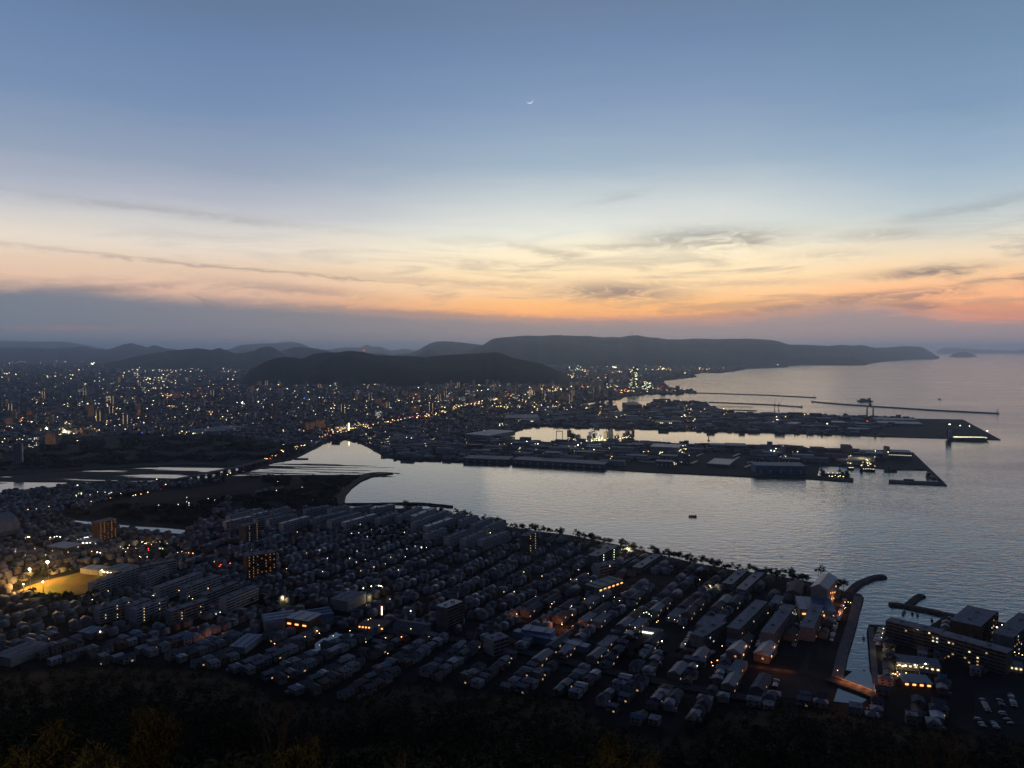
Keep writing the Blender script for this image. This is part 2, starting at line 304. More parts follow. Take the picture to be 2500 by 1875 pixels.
hill('headland_ridge', [(u, v, D) for (u, v), D in zip([(1090, 880), (1130, 862), (1177, 843), (1200, 828), (1223, 824), (1248, 822), (1284, 819), (1315, 820), (1355, 818), (1411, 820), (1440, 820), (1471, 824), (1496, 822), (1511, 824), (1533, 820), (1556, 818), (1576, 822), (1627, 828), (1661, 829), (1700, 826), (1748, 828), (1782, 827), (1833, 827), (1873, 829), (1892, 831), (1926, 841), (1974, 842), (2022, 845), (2056, 842), (2082, 844), (2104, 842), (2133, 849), (2172, 848), (2209, 845), (2240, 846), (2255, 849), (2272, 859), (2291, 871), (2294, 873)], [15000]*25+[15200, 15600, 16200, 17000, 17800, 18500, 19300, 20500, 21500, 22300, 22800, 23200, 23500, 23600])], fr=.18, bk=.2, rough=.07, nr=40)
hill('headland_spur', pd(13700, [(1840, 890), (1900, 880), (1960, 872), (2030, 870), (2080, 872), (2110, 882), (2119, 889)]), fr=.08, bk=.25)
hill('city_hill', pd(6700, [(575, 938), (590, 925), (600, 914), (612, 902), (625, 895), (650, 882), (672, 874), (700, 871), (720, 873), (737, 876), (750, 871), (762, 865), (790, 861), (825, 860), (850, 857), (870, 858), (890, 860), (920, 867), (950, 868), (1000, 869), (1040, 872), (1080, 867), (1120, 865), (1160, 863), (1190, 861), (1210, 859), (1230, 864), (1250, 873), (1290, 881), (1320, 887), (1345, 897), (1370, 909), (1392, 922)]), fr=.16, bk=.2, rough=.08, nr=34, step=3)
hill('cone_island', pd(25500, [(2314, 872), (2328, 864), (2341, 860), (2354, 858), (2368, 862), (2379, 867), (2388, 872)]), fr=.03, bk=.05)
hill('distant_island', pd(42000, [(2286, 858), (2291, 853), (2305, 849), (2330, 849), (2360, 851), (2400, 854), (2440, 854), (2470, 857), (2500, 853), (2560, 850), (2700, 852), (2800, 858)]), fr=.03, bk=.05)
HAZE = 3.8e-5
# ---------------------------------------------------------------- materials
roofs = [mat('roof_tile_dark', (.13, .14, .165), .75, .35, .5), mat('roof_tile_grey', (.26, .27, .31), .6, .3, .5), mat('roof_tile_brown', (.19, .155, .14), .75, .3, .5), mat('roof_metal_pale', (.42, .45, .50), .45, .25, .3), mat('roof_concrete', (.32, .33, .36), .85, .3, .2), mat('roof_blue', (.10, .20, .33), .5, .25, .3), mat('roof_green', (.11, .20, .19), .6, .25, .3)]
walls = [mat('wall_cream', (.24, .22, .20), .9, .3, .3), mat('wall_white', (.34, .35, .35), .9, .25, .3), mat('wall_grey', (.17, .17, .18), .9, .3, .3), mat('wall_brick_brown', (.20, .12, .08), .9, .3, .4), mat('wall_pale_concrete', (.52, .54, .56), .9, .15, .2)]
M_glass = mat('window_glass', (.02, .025, .035), .15, .3, 1)
def em(n, c, s): return mat(n, (.05, .05, .05), .6, .1, 1, emit=c, es=s)
L_warm = em('lit_warm', (1, .66, .28), 4); L_or = em('lit_orange', (1, .42, .13), 2.4); L_wh = em('lit_white', (1, .96, .80), 4); L_yel = em('lit_yellow', (1, .86, .38), 4.5)
L_gr = em('lit_greenish', (.82, 1, .60), 5); L_red = em('lit_red', (1, .10, .06), 4); L_bl = em('lit_blue', (.12, .25, 1), 4); L_dim = em('lit_dim_window', (1, .60, .28), .55); L_yel2 = em('lit_window_soft', (1, .78, .42), 1.5); L_hot = em('floodlight_glow', (1, .93, .74), 40); L_dimw = em('lit_dim_white', (.9, .95, 1), 1.0)
L_cor = em('corridor_lamp', (1, .45, .16), .95); L_cor2 = em('stair_lamp', (1, .70, .36), 1.6); M_metal = mat('painted_steel', (.12, .13, .14), .6, .3, .5); M_hull = mat('ship_hull', (.035, .04, .055), .5, .3, .1); M_white = mat('ship_white', (.5, .5, .5), .5, .2, .2)
M_bark = mat('bark', (.07, .055, .045), .95, .4, 2); M_pine = mat('pine_needles', (.030, .045, .028), .95, .5, .5); M_leaf = mat('dull_leaves', (.07, .062, .028), .95, .5, .8); M_leafg = mat('winter_foliage', (.034, .042, .03), .95, .5, .8)
M_asph = mat('asphalt', (.035, .036, .04), .85, .3, .1); M_conc = mat('concrete', (.22, .22, .22), .9, .3, .1); M_line = mat('road_paint', (.5, .5, .5), .8, .2, .5)
def facade(name, c, glow, es, px, pz, fx, fz, dens):
    m = bpy.data.materials.new(name); m.use_nodes = True; t = N(m.node_tree); b = m.node_tree.nodes['Principled BSDF']
    tcn = t.n('ShaderNodeTexCoord'); sp_ = t.n('ShaderNodeSeparateXYZ'); m.node_tree.links.new(tcn.outputs['Object'], sp_.inputs[0]); oi = t.n('ShaderNodeObjectInfo')
    gx = t.m('DIVIDE', t.m('ADD', sp_.outputs[0], sp_.outputs[1]), px); gz = t.m('DIVIDE', sp_.outputs[2], pz)
    k = t.m('MULTIPLY', t.m('LESS_THAN', t.m('FRACT', gx), fx), t.m('LESS_THAN', t.m('FRACT', gz), fz))
    wn = t.n('ShaderNodeTexWhiteNoise'); t.put(wn.inputs['Vector'], t.xyz(t.m('FLOOR', gx), t.m('FLOOR', gz), t.m('MULTIPLY', oi.outputs['Random'], 50)))
    lit = t.m('MULTIPLY', k, t.m('LESS_THAN', wn.outputs['Value'], dens))
    t.put(b.inputs['Base Color'], t.mix(k, tuple(c)+(1,), (.03, .035, .045, 1))); b.inputs['Roughness'].default_value = .7
    b.inputs['Emission Color'].default_value = tuple(glow)+(1,); t.put(b.inputs['Emission Strength'], t.m('MULTIPLY', lit, es)); m.cycles.emission_sampling = 'NONE'
    return m
M_fd = facade('facade_dark', (.17, .17, .18), (1, .8, .5), .8, 4.5, 3.1, .5, .45, .05); M_fp = facade('facade_pale', (.32, .32, .31), (1, .85, .6), .8, 4.5, 3.1, .5, .45, .05)
M_fo = facade('facade_corridor', (.18, .13, .11), (1, .45, .24), .62, 4.5, 3.1, .28, .35, .8); M_fc = facade('facade_stairs', (.2, .2, .2), (1, .68, .36), 1.3, 1.6, 3.1, .8, .55, .9); M_fw = facade('facade_lit', (.28, .28, .28), (1, .95, .75), 1.8, 4.5, 3.1, .5, .45, .22)
# ---------------------------------------------------------------- mesh builder
class MB:
    def __init__(s): s.v = []; s.f = []; s.m = []
    def quadf(s, q, m=0):
        k = len(s.v); s.v += [tuple(p) for p in q]; s.f.append(tuple(range(k, k+len(q)))); s.m.append(m); return s
    def box(s, cx, cy, z0, sx, sy, h, rz=0.0, m=0, mt=None, ox=0, oy=0, bottom=False):
        c, n = math.cos(rz), math.sin(rz); k = len(s.v)
        for z in (z0, z0+h):
            for a, b in ((-.5, -.5), (.5, -.5), (.5, .5), (-.5, .5)):
                x, y = a*sx+ox, b*sy+oy; s.v.append((cx+x*c-y*n, cy+x*n+y*c, z))
        s.f += [(k, k+1, k+5, k+4), (k+1, k+2, k+6, k+5), (k+2, k+3, k+7, k+6), (k+3, k, k+4, k+7), (k+4, k+5, k+6, k+7)]
        s.m += [m]*4+[m if mt is None else mt]
        if bottom: s.f.append((k+3, k+2, k+1, k)); s.m.append(m)
        return s
    def gable(s, cx, cy, z, sx, sy, h, rz=0.0, m=0, mg=None, hip=0.0, th=.25, over=.5):
        """ridge runs along x"""
        c, n = math.cos(rz), math.sin(rz); k = len(s.v); X = sx/2+over; Y = sy/2+over; r = X-hip*Y
        P = [(-X, -Y, z), (X, -Y, z), (X, Y, z), (-X, Y, z), (-r, 0, z+h), (r, 0, z+h)]
        s.v += [(cx+x*c-y*n, cy+x*n+y*c, w) for x, y, w in P]
        s.f += [(k, k+1, k+5, k+4), (k+2, k+3, k+4, k+5), (k+1, k+2, k+5), (k+3, k, k+4), (k+3, k+2, k+1, k)]
        g = m if mg is None else mg
        s.m += [m, m, g if hip == 0 else m, g if hip == 0 else m, m]; return s
    def cyl(s, p, q, r, r2=None, n=6, m=0):
        p = Vector(p); q = Vector(q); d = (q-p); r2 = r if r2 is None else r2
        if d.length < 1e-6: return s
        d.normalize(); a = d.orthogonal().normalized(); b = d.cross(a); k = len(s.v)
        for w, rr in ((p, r), (q, r2)):
            for i in range(n):
                t = 2*math.pi*i/n; s.v.append(tuple(w+(a*math.cos(t)+b*math.sin(t))*rr))
        for i in range(n): s.f.append((k+i, k+(i+1) % n, k+n+(i+1) % n, k+n+i)); s.m.append(m)
        s.f.append(tuple(range(k+n, k+2*n))); s.m.append(m); s.f.append(tuple(range(k+n-1, k-1, -1))); s.m.append(m); return s
    def ball(s, p, r, m=0, sz=1.0):
        x, y, z = p; k = len(s.v); s.v.append((x, y, z-r*sz))
        for zz, rr in ((-.5, .86), (.5, .86)):
            for i in range(6):
                t = math.pi*i/3; s.v.append((x+math.cos(t)*r*rr, y+math.sin(t)*r*rr, z+zz*r*sz))
        s.v.append((x, y, z+r*sz))
        for i in range(6):
            j = (i+1) % 6; s.f += [(k, k+1+j, k+1+i), (k+1+i, k+1+j, k+7+j, k+7+i), (k+7+i, k+7+j, k+13)]; s.m += [m]*3
        return s
    def me(s, name, mats, smooth=False): return mesh(name, s.v, s.f, mats, s.m, smooth)
    def build(s, name, mats, parent=None, loc=(0, 0, 0), rz=0.0, smooth=False): return link(name, s.me(name, mats, smooth), parent, loc, rz)
def empty(name, x, y, rz=0.0, z=2.0):
    o = bpy.data.objects.new(name, None); COL.objects.link(o); o.location = (x, y, z); o.rotation_euler = (0, 0, rz); o.empty_display_size = .1; return o
KIDS = {}
def kids(o):
    return KIDS.setdefault(o.name, [])
def addk(p, c): kids(p).append(c); return c
def copy(o, x, y, rz, z=2.0, sc=None):
    r = o.copy(); COL.objects.link(r); r.location = (x, y, z); r.rotation_euler = (0, 0, rz)
    if sc: r.scale = sc
    for c in kids(o):
        d = c.copy(); COL.objects.link(d); d.parent = r
        for g in kids(c):
            e = g.copy(); COL.objects.link(e); e.parent = d
    return r
# ---------------------------------------------------------------- labels: what it looks like + where it stands
LM = [(150, 1425, 'the floodlit field'), (2080, 1680, 'the orange lit canal bridge'), (1590, 1540, 'the lit fuel station'), (895, 1512, 'the orange lit restaurant'), (1110, 1500, 'the tall block with stairway lights'),
      (740, 1500, 'the blue arched hall'), (2320, 1560, 'the long seaside apartment block'), (2005, 1430, 'the pale gabled block'), (2000, 1490, 'the blue roofed hall'), (1090, 1237, 'the curved breakwater tip'),
      (2120, 1412, 'the canal mouth jetty'), (2225, 1475, 'the forked rock jetty'), (800, 1570, 'the town pond'), (540, 1150, 'the river bridge'), (330, 1290, 'the pale creek'), (215, 1318, 'the bright white shop'),
      (660, 1370, 'the big orange lit apartments'), (1550, 920, 'the tallest glass tower'), (1620, 958, 'the ferry pier'), (970, 925, 'the dark city hill'), (1000, 1030, 'the lit highway'), (830, 1068, 'the tip of the estuary'),
      (160, 1058, 'the brightest shopping mall'), (2124, 1000, 'the goose neck crane'), (2200, 1028, 'the pale twin sheds'), (2360, 1068, 'the moored tanker'), (1470, 990, 'the shipyard'), (255, 1328, 'the brown apartment tower'), (1510, 1345, 'the yellow lit seaside block'),
      (350, 1055, 'the small pale pond'), (850, 1205, 'the curved beach'), (370, 1220, 'the fallow fields'), (2230, 1110, 'the blue waterside warehouse'), (1890, 1145, 'the big blue quay shed'), (1750, 1128, 'the pale blue roof'), (1480, 1070, 'the lit factory'),
      (1620, 1095, 'the long white warehouse'), (1350, 1125, 'the long lamp lit quay shed'), (1245, 1058, 'the channel head'), (1590, 1420, 'the brown schoolyard'), (1495, 1425, 'the striped school roof'), (1300, 1555, 'the long blue workshop'), (1260, 1570, 'the white square office'), (1985, 1640, 'the orange lit street'),
      (570, 870, 'the left foothill'), (440, 900, 'the lights below the foothill'), (50, 940, 'the dim western plain'), (1700, 915, 'the little northern harbour'), (2470, 1560, 'the right hand apartment block'), (110, 1450, 'the field tree row'), (300, 1490, 'the pale block row'), (1750, 1560, 'the white van lot'), (1660, 1480, 'the open parking lots'), (950, 1245, 'the pine shore'), (1450, 1310, 'the shoreline hedge'), (1850, 1480, 'the two tone long block')]
ORD = 'nearest second third fourth fifth sixth seventh eighth ninth tenth eleventh twelfth thirteenth fourteenth fifteenth sixteenth seventeenth eighteenth nineteenth twentieth'.split()
PEND = []
def later(o, desc, cat, group, x, y): PEND.append((o, desc, cat, group, x, y))
def flush_labels():
    by = {}; cnt = {}
    for it in PEND: cnt[it[1]] = cnt.get(it[1], 0)+1
    for it in PEND:
        o, desc, cat, group, x, y = it; u, v = PX(x, y)
        if cnt[desc] == 1 and len(desc.split()) >= 4: tag(o, desc, cat, group); continue
        best = min(LM, key=lambda l: math.hypot(l[0]-u, (l[1]-v)*2.2)); dx, dy = u-best[0], v-best[1]
        if math.hypot(dx, dy) < 6: rel = 'beside'
        elif abs(dx) > 1.5*abs(dy): rel = 'left of' if dx < 0 else 'right of'
        else: rel = 'beyond' if dy < 0 else 'in front of'
        by.setdefault((desc, rel, best[2]), []).append((math.hypot(dx, dy), it))
    for (desc, rel, lm), L in by.items():
        L.sort(key=lambda t: t[0])
        for i, (d, (o, de, cat, group, x, y)) in enumerate(L):
            s = f'{desc} {rel} {lm}' if len(L) == 1 else f'{ORD[i] if i < len(ORD) else str(i+1)+"th"} {desc} {rel} {lm}'
            s = ' '.join(s.split()[:16])
            tag(o, s, cat, group)
used_lab = {}
# ---------------------------------------------------------------- town frame (streets run down to the shore)
WV = (.50, .866); UV = (.866, -.50); TA = math.atan2(WV[1], WV[0]); UA = math.atan2(UV[1], UV[0])
def pw(L): return [G(u, v, 2.0) for u, v in L]
EXC = []     # world polygons kept free of generated houses
def excl(L): EXC.append(pw(L))
def free(x, y, r=0.0): return not any(inpoly(x, y, p) for p in EXC)
# ---------------------------------------------------------------- apartment slabs (rows of flats)
def slab(u0, v0, u1, v1, h=14.0, depth=9.0, desc='pale five storey apartment slab', lit=0, wall=1, group='apartment slabs in rows', name='apartment_slab', floors=5, roofm=4, litm=L_dim, side=-1, winfrac=.0, winm=None):
    """roof line from pixel (u0,v0) to (u1,v1); balconies on the side facing the viewer"""
    a = G(u0, v0, 2+h); b = G(u1, v1, 2+h); L = math.hypot(b[0]-a[0], b[1]-a[1]); cx, cy = (a[0]+b[0])/2, (a[1]+b[1])/2
    rz = math.atan2(b[1]-a[1], b[0]-a[0]); r = empty(name, cx, cy, rz)
    nx, ny = -math.sin(rz), math.cos(rz)
    sd = -1 if (nx*(-cx)+ny*(-cy)) < 0 else 1            # local +y or -y faces the viewer
    sd = sd
    fh = h/floors; oy = -sd*depth/2
    m = MB().box(0, oy, 0, L, depth, h-.05, m=0); m.build('wall', [walls[wall]], r); kk = []
    m = MB().box(0, oy, h-.05, L+.5, depth+.5, .35); m.box(L*.2, oy, h+.3, 3, 3, 1.6); m.box(-L*.25, oy, h+.3, 2.6, 2.6, 1.4); m.build('roof', [roofs[roofm]], r)
    nb = max(3, int(L/6.5))
    for f in range(floors):
        m = MB().box(0, sd*.65, f*fh+.05, L-.3, 1.3, 1.0); g = MB().box(0, sd*.04, f*fh+1.12, L-1.2, .08, 1.2, bottom=True)
        for k in range(nb+1): m.box(-L/2+.15+k*(L-.3)/nb, sd*.7, f*fh+.05, .3, 1.42, fh-.1)
        b_ = m.build('balcony_row', [walls[wall]], r); link('window_row', g.me('window_row', [M_glass]), b_)
    if winfrac:
        cells = [(f, k) for f in range(floors) for k in range(nb*2)]; rnd.shuffle(cells)
        for f, k in cells[:int(len(cells)*winfrac)]:
            x = -L/2+(k+.5)*L/nb/2; w_ = MB(); w_.box(x, sd*1.34, f*fh+1.15, 1.5, .08, 1.2, bottom=True); w_.build('lit_window', [winm or rnd.choice([L_dim, L_dim, L_dimw, L_yel2])], r)
    for k in range(lit):
        x = -L/2+(k+.5)*L/max(1, lit)
        for f in range(floors):
            if rnd.random() < .2: continue
            MB().box(x, sd*1.5, f*fh+1.6, .62, .4, .55, bottom=True).build('stairway_light', [litm], r)
    later(r, desc, 'apartment block', group, cx, cy)
    d = [(u0-3, v0-2), (u1+3, v1-2)]
    c_, s_ = math.cos(rz), math.sin(rz)
    EXC.append([(cx+X*c_-Y*s_, cy+X*s_+Y*c_) for X, Y in ((-L/2-3, oy-depth/2-6), (L/2+3, oy-depth/2-6), (L/2+3, oy+depth/2+8), (-L/2-3, oy+depth/2+8))])
    return r
def lo2(*L): return [(625+x/3.53, 1200+y/3.53) for x, y in L]
def lo1(*L): return [(x/3.53, 1200+y/3.53) for x, y in L]
def lo3(*L): return [(1250+x/3.53, 1200+y/3.53) for x, y in L]
def lo4(*L): return [(1875+x/3.53, 1200+y/3.53) for x, y in L]
def bt3(*L): return [(1680+x/2.6976, 1500+y/2.6976) for x, y in L]
for a, b in [((430, 160), (640, 122)), ((645, 160), (800, 120)), ((825, 152), (1010, 118)), ((1010, 150), (1195, 112)), ((515, 235), (790, 170)), ((645, 255), (905, 182)), ((770, 270), (1040, 195)), ((1060, 238), (1235, 185)), ((1240, 215), (1430, 135)), ((1370, 215), (1550, 140)), ((1370, 272), (1660, 165)), ((1480, 305), (1700, 230)), ((1650, 228), (1800, 180)), ((1775, 258), (1910, 205)), ((1880, 292), (2040, 230)), ((1990, 312), (2150, 245)), ((1480, 372), (1640, 315)), ((1660, 402), (1830, 330)), ((1800, 418), (1980, 338)), ((1950, 425), (2180, 345)), ((230, 277), (460, 215)), ((110, 247), (350, 195)), ((5, 240), (220, 190)), ((-10, 200), (120, 172)), ((125, 177), (290, 132)), ((-230, 215), (60, 145)), ((-260, 265), (-30, 215))]:
    p, q = lo2(a, b); slab(*p, *q, 13.5, 8.5, 'pale five storey apartment slab', wall=4, roofm=rnd.choice([4, 4, 3]))
for a, b, li in [((810, 795), (1080, 700), 0), ((990, 722), (1240, 640), 0), ((1250, 720), (1450, 640), 0), ((1370, 832), (1740, 700), 0), ((1600, 832), (1900, 722), 0), ((1770, 892), (2050, 780), 0), ((1940, 930), (2220, 815), 0), ((850, 1018), (1150, 930), 3), ((1165, 1020), (1430, 930), 2), ((1475, 1035), (1800, 930), 2), ((1130, 985), (1290, 925), 0), ((1220, 650), (1520, 590), 0)]:
    p, q = lo1(a, b); slab(*p, *q, 15, 9, 'grey apartment slab with lit stairs' if li else 'grey five storey apartment slab', lit=li, wall=rnd.choice([4, 1, 4]), litm=L_cor2)
# other blocks with lit corridors
p = lo1((845, 270), (1000, 232)); slab(*p[0], *p[1], 30, 13, 'brown ten storey tower with rows of amber lights', lit=5, wall=3, floors=9, litm=L_cor, name='apartment_tower', group='apartment towers')
p = lo2((-80, 560), (170, 520)); slab(*p[0], *p[1], 27, 14, 'orange lit brown apartment block', lit=7, wall=3, floors=8, litm=L_cor, name='apartment_tower', group='apartment towers')
p = lo1((2110, 300), (2240, 265)); slab(*p[0], *p[1], 26, 12, 'narrow apartment tower with two amber light columns', lit=2, wall=2, floors=8, litm=L_cor, name='apartment_tower', group='apartment towers')
p = lo2((1640, 1005), (1780, 948)); slab(*p[0], *p[1], 25, 13, 'tall pale roofed block with amber stairway lights', lit=0, wall=2, floors=8, roofm=3, name='apartment_tower', group='apartment towers')
p = lo3((130, 385), (215, 345)); slab(*p[0], *p[1], 26, 10, 'narrow tower with yellow green stair lights', lit=2, wall=2, floors=8, litm=L_cor2, name='apartment_tower', group='apartment towers')
p = lo2((2040, 1290), (2180, 1250)); slab(*p[0], *p[1], 14, 14, 'white square office with flat roof', wall=1, floors=4, name='office_block', group='offices')
p = lo3((1960, 1190), (2200, 950)); slab(*p[0], *p[1], 13, 12, 'two tone long four storey block', wall=0, floors=4, roofm=4, winfrac=.05)
p = lo3((1645, 1255), (1850, 1130)); slab(*p[0], *p[1], 11, 13, 'grey roofed four storey block with side lights', wall=0, floors=4, roofm=4, winfrac=.06)
p = lo4((50, 1230), (235, 985)); slab(*p[0], *p[1], 13, 12, 'long flat roofed block behind parked cars', wall=1, floors=4, winfrac=.06)
p = lo4((390, 1180), (480, 985)); slab(*p[0], *p[1], 13, 12, 'flat roofed block joined to blue hall', wall=1, floors=4, winfrac=.06)
p = lo3((735, 560), (915, 470)); slab(*p[0], *p[1], 16, 13, 'yellow lit seaside apartment block', wall=2, floors=5, roofm=1, lit=2, litm=L_gr)
p = lo3((750, 645), (905, 615)); slab(*p[0], *p[1], 14, 12, 'pale apartment block with lit end', wall=1, floors=4, roofm=4, winfrac=.05)
p = lo3((1110, 660), (1290, 545)); slab(*p[0], *p[1], 7, 11, 'long low apartment row by shore hedge', wall=0, floors=2, roofm=1)
p = lo3((1895, 800), (2030, 680)); slab(*p[0], *p[1], 7, 11, 'low apartment row with dotted roof edge', wall=0, floors=2, roofm=1)
p = lo3((2015, 850), (2175, 700)); slab(*p[0], *p[1], 7, 11, 'low apartment row with dotted roof edge', wall=0, floors=2, roofm=1)
# the long seaside block, and its neighbours on the right
p = lo4((1018, 1112), (1480, 1225)); slab(*p[0], *p[1], 19, 13, 'left half of the long seaside apartment block', wall=2, floors=6, roofm=4, winfrac=.08, name='apartment_block', group='big blocks beside the canal mouth')
p = lo4((1480, 1232), (2060, 1392)); slab(*p[0], *p[1], 19, 13, 'right half of the long seaside apartment block', wall=2, floors=6, roofm=4, winfrac=.13, name='apartment_block', group='big blocks beside the canal mouth')
p = lo4((1835, 1165), (1975, 1035)); slab(*p[0], *p[1], 17, 26, 'broad flat roofed block behind the long one', wall=3, floors=6, roofm=4, winfrac=.05, name='apartment_block', group='big blocks beside the canal mouth')
p = lo4((2110, 1260), (2330, 1080)); slab(*p[0], *p[1], 19, 16, 'apartment block cut by the right picture edge', wall=2, floors=6, roofm=4, winfrac=.15, name='apartment_block', group='big blocks beside the canal mouth')
# ---------------------------------------------------------------- halls, sheds and other single buildings
def shed(name, quad, h, desc, roof, wall=2, group='warehouses and sheds', gable=0.0, cat='warehouse', litrow=None, z=2.0, dock=0):
    """quad: 3 roof corners in pixels (front left, front right, back right)"""
    A_, B_, C_ = [G(u, v, z+h) for u, v in quad]
    L = math.hypot(B_[0]-A_[0], B_[1]-A_[1]); D = math.hypot(C_[0]-B_[0], C_[1]-B_[1]); rz = math.atan2(B_[1]-A_[1], B_[0]-A_[0])
    nx, ny = -math.sin(rz), math.cos(rz); dd = (C_[0]-B_[0])*nx+(C_[1]-B_[1])*ny; s = 1 if dd > 0 else -1; D = max(8, abs(dd))
    cx, cy = (A_[0]+B_[0])/2+nx*s*D/2, (A_[1]+B_[1])/2+ny*s*D/2; r = empty(name, cx, cy, rz, z)
    MB().box(0, 0, 0, L, D, h-.05).build('wall', [walls[wall] if isinstance(wall, int) else wall], r)
    m = MB()
    if gable: m.gable(0, 0, h, L, D, gable, m=0, mg=0)
    else:
        m.box(0, 0, h-.05, L+.6, D+.6, .4)
        for k in range(max(2, int(L/14))): m.box(-L/2+(k+.5)*L/max(2, int(L/14)), 0, h+.35, .8, D*.8, .5)
    m.build('roof', [roof], r)
    for k in range(dock):
        x = -L/2+(k+.5)*L/dock; MB().box(x, -s*(D/2+.06), .2, min(5, L/dock*.6), .12, h*.5, bottom=True).build('shutter_door', [roofs[3]], r)
    if litrow:
        mm, n = litrow
        for k in range(n): MB().box(-L/2+(k+.5)*L/n, -s*(D/2+.4), h*.55, max(1.2, L/n*.45), .5, 1.3, bottom=True).build('lit_lamp', [mm], r)
    later(r, desc, cat, group, cx, cy)
    c_, s_ = math.cos(rz), math.sin(rz); EXC.append([(cx+X*c_-Y*s_, cy+X*s_+Y*c_) for X, Y in ((-L/2-4, -D/2-4), (L/2+4, -D/2-4), (L/2+4, D/2+4), (-L/2-4, D/2+4))])
    return r
def u3(*L): return [(1250+x/3.53, 780+y/3.53) for x, y in L]
def u4(*L): return [(1875+x/3.53, 780+y/3.53) for x, y in L]
def u2(*L): return [(625+x/3.53, 780+y/3.53) for x, y in L]
def u1(*L): return [(x/3.53, 780+y/3.53) for x, y in L]
W_blue = mat('wall_blue', (.15, .26, .38), .8, .3, .1); W_teal = mat('wall_teal', (.09, .20, .25), .8, .3, .1)
shed('quay_shed', u3((0, 1205), (790, 1250), (810, 1222)), 9, 'very long blue grey shed on the near quay', roofs[1], 2, cat='shed', dock=12)
shed('warehouse', u3((-420, 1195), (-30, 1208), (-20, 1180)), 8, 'low blue grey shed left along the near quay', roofs[1], 2, dock=6)
shed('warehouse', u3((1190, 1095), (1440, 1105), (1445, 1078)), 16, 'long white warehouse with floodlit front', roofs[3], 1, dock=6)
shed('warehouse', u3((1680, 1240), (1870, 1252), (1890, 1205)), 7, 'pale blue flat roof in the freight yard', roofs[3], 2)
shed('warehouse', u3((2100, 1258), (2535, 1265), (2540, 1235)), 17, 'big blue quay shed with banded front', roofs[1], W_blue, dock=5)
shed('warehouse', u3((1700, 1078), (1840, 1084), (1850, 1068)), 9, 'low pale roofed shed by the channel', roofs[3], 2)
shed('warehouse', u3((1840, 1085), (2022, 1090), (2030, 1068)), 13, 'dark flat roofed shed by the channel', roofs[1], 2)
shed('warehouse', u3((2100, 1100), (2235, 1105), (2240, 1090)), 11, 'dark ridge roofed hall left of the mill', roofs[0], 2, gable=3)
shed('warehouse', u4((150, 1095), (240, 1095), (242, 1082)), 24, 'tall dark mill building with square top', roofs[0], 2)
shed('warehouse', u4((290, 1108), (345, 1108), (348, 1097)), 20, 'narrow dark hall on the channel side', roofs[0], 2)
shed('warehouse', u4((380, 1110), (500, 1113), (505, 1098)), 20, 'wide dark hall on the channel side', roofs[0], 2)
shed('warehouse', u4((515, 1122), (640, 1124), (645, 1110)), 18, 'dark stepped hall joined to the tall one', roofs[0], 2)
shed('warehouse', u4((642, 1095), (728, 1098), (730, 1078)), 28, 'tallest dark hall on the channel side', roofs[0], 2)
shed('warehouse', u4((1040, 1140), (1240, 1148), (1250, 1128)), 18, 'blue waterside warehouse with a row of lamps', roofs[5], W_teal, litrow=(L_yel2, 12))
shed('office_block', u4((1025, 1098), (1050, 1098), (1055, 1090)), 30, 'slim white tower with a yellow lit side', roofs[4], 1, litrow=(L_yel, 1), cat='tower')
shed('warehouse', u4((800, 1150), (1000, 1158), (1010, 1132)), 8, 'low shed left of the blue warehouse', roofs[1], 2)
shed('warehouse', u4((930, 860), (1290, 867), (1275, 852)), 7, 'rear pale long roof of the twin sheds', M_white, 1)
shed('warehouse', u4((950, 891), (1330, 903), (1315, 883)), 6, 'front pale long roof of the twin sheds', M_white, 1)
shed('shipyard_hall', u3((990, 735), (1122, 735), (1125, 715)), 26, 'huge square shipyard hall beside the inlet', roofs[1], 2, cat='hall')
shed('warehouse', u3((1230, 885), (1470, 890), (1475, 872)), 6, 'warehouse with a bright yellow lit front', roofs[1], 1, litrow=(L_yel, 16))
shed('warehouse', u3((50, 868), (240, 872), (320, 850)), 7, 'warehouse with a long yellow lit loading front', roofs[1], 1, litrow=(L_yel, 14))
shed('warehouse', u3((-60, 850), (235, 850), (240, 820)), 9, 'wide dark flat roof left of channel', roofs[1], 2)
shed('warehouse', u4((150, 895), (240, 900), (245, 885)), 8, 'small white shed among dark sheds', roofs[3], 1)
shed('warehouse', u4((510, 885), (655, 890), (660, 876)), 7, 'white roofed shed with a yellow lamp', roofs[3], 1)
shed('warehouse', u4((695, 940), (885, 945), (890, 937)), 6, 'thin pale roofed shed near channel edge', roofs[3], 1)
shed('warehouse', u2((1800, 985), (2010, 1000), (2060, 950)), 14, 'pale box warehouse near the channel head', roofs[3], 1)
shed('warehouse', u2((1090, 1030), (1240, 1035), (1245, 990)), 8, 'pale warehouse above the estuary bank', roofs[4], 1)
shed('warehouse', u2((1400, 1085), (1590, 1055), (1560, 1035)), 7, 'long slanting pale roof near near quay', roofs[4], 2)
shed('warehouse', u1((1620, 955), (1835, 965), (1840, 910)), 10, 'wide dark arena roof at the town edge', roofs[1], W_blue)
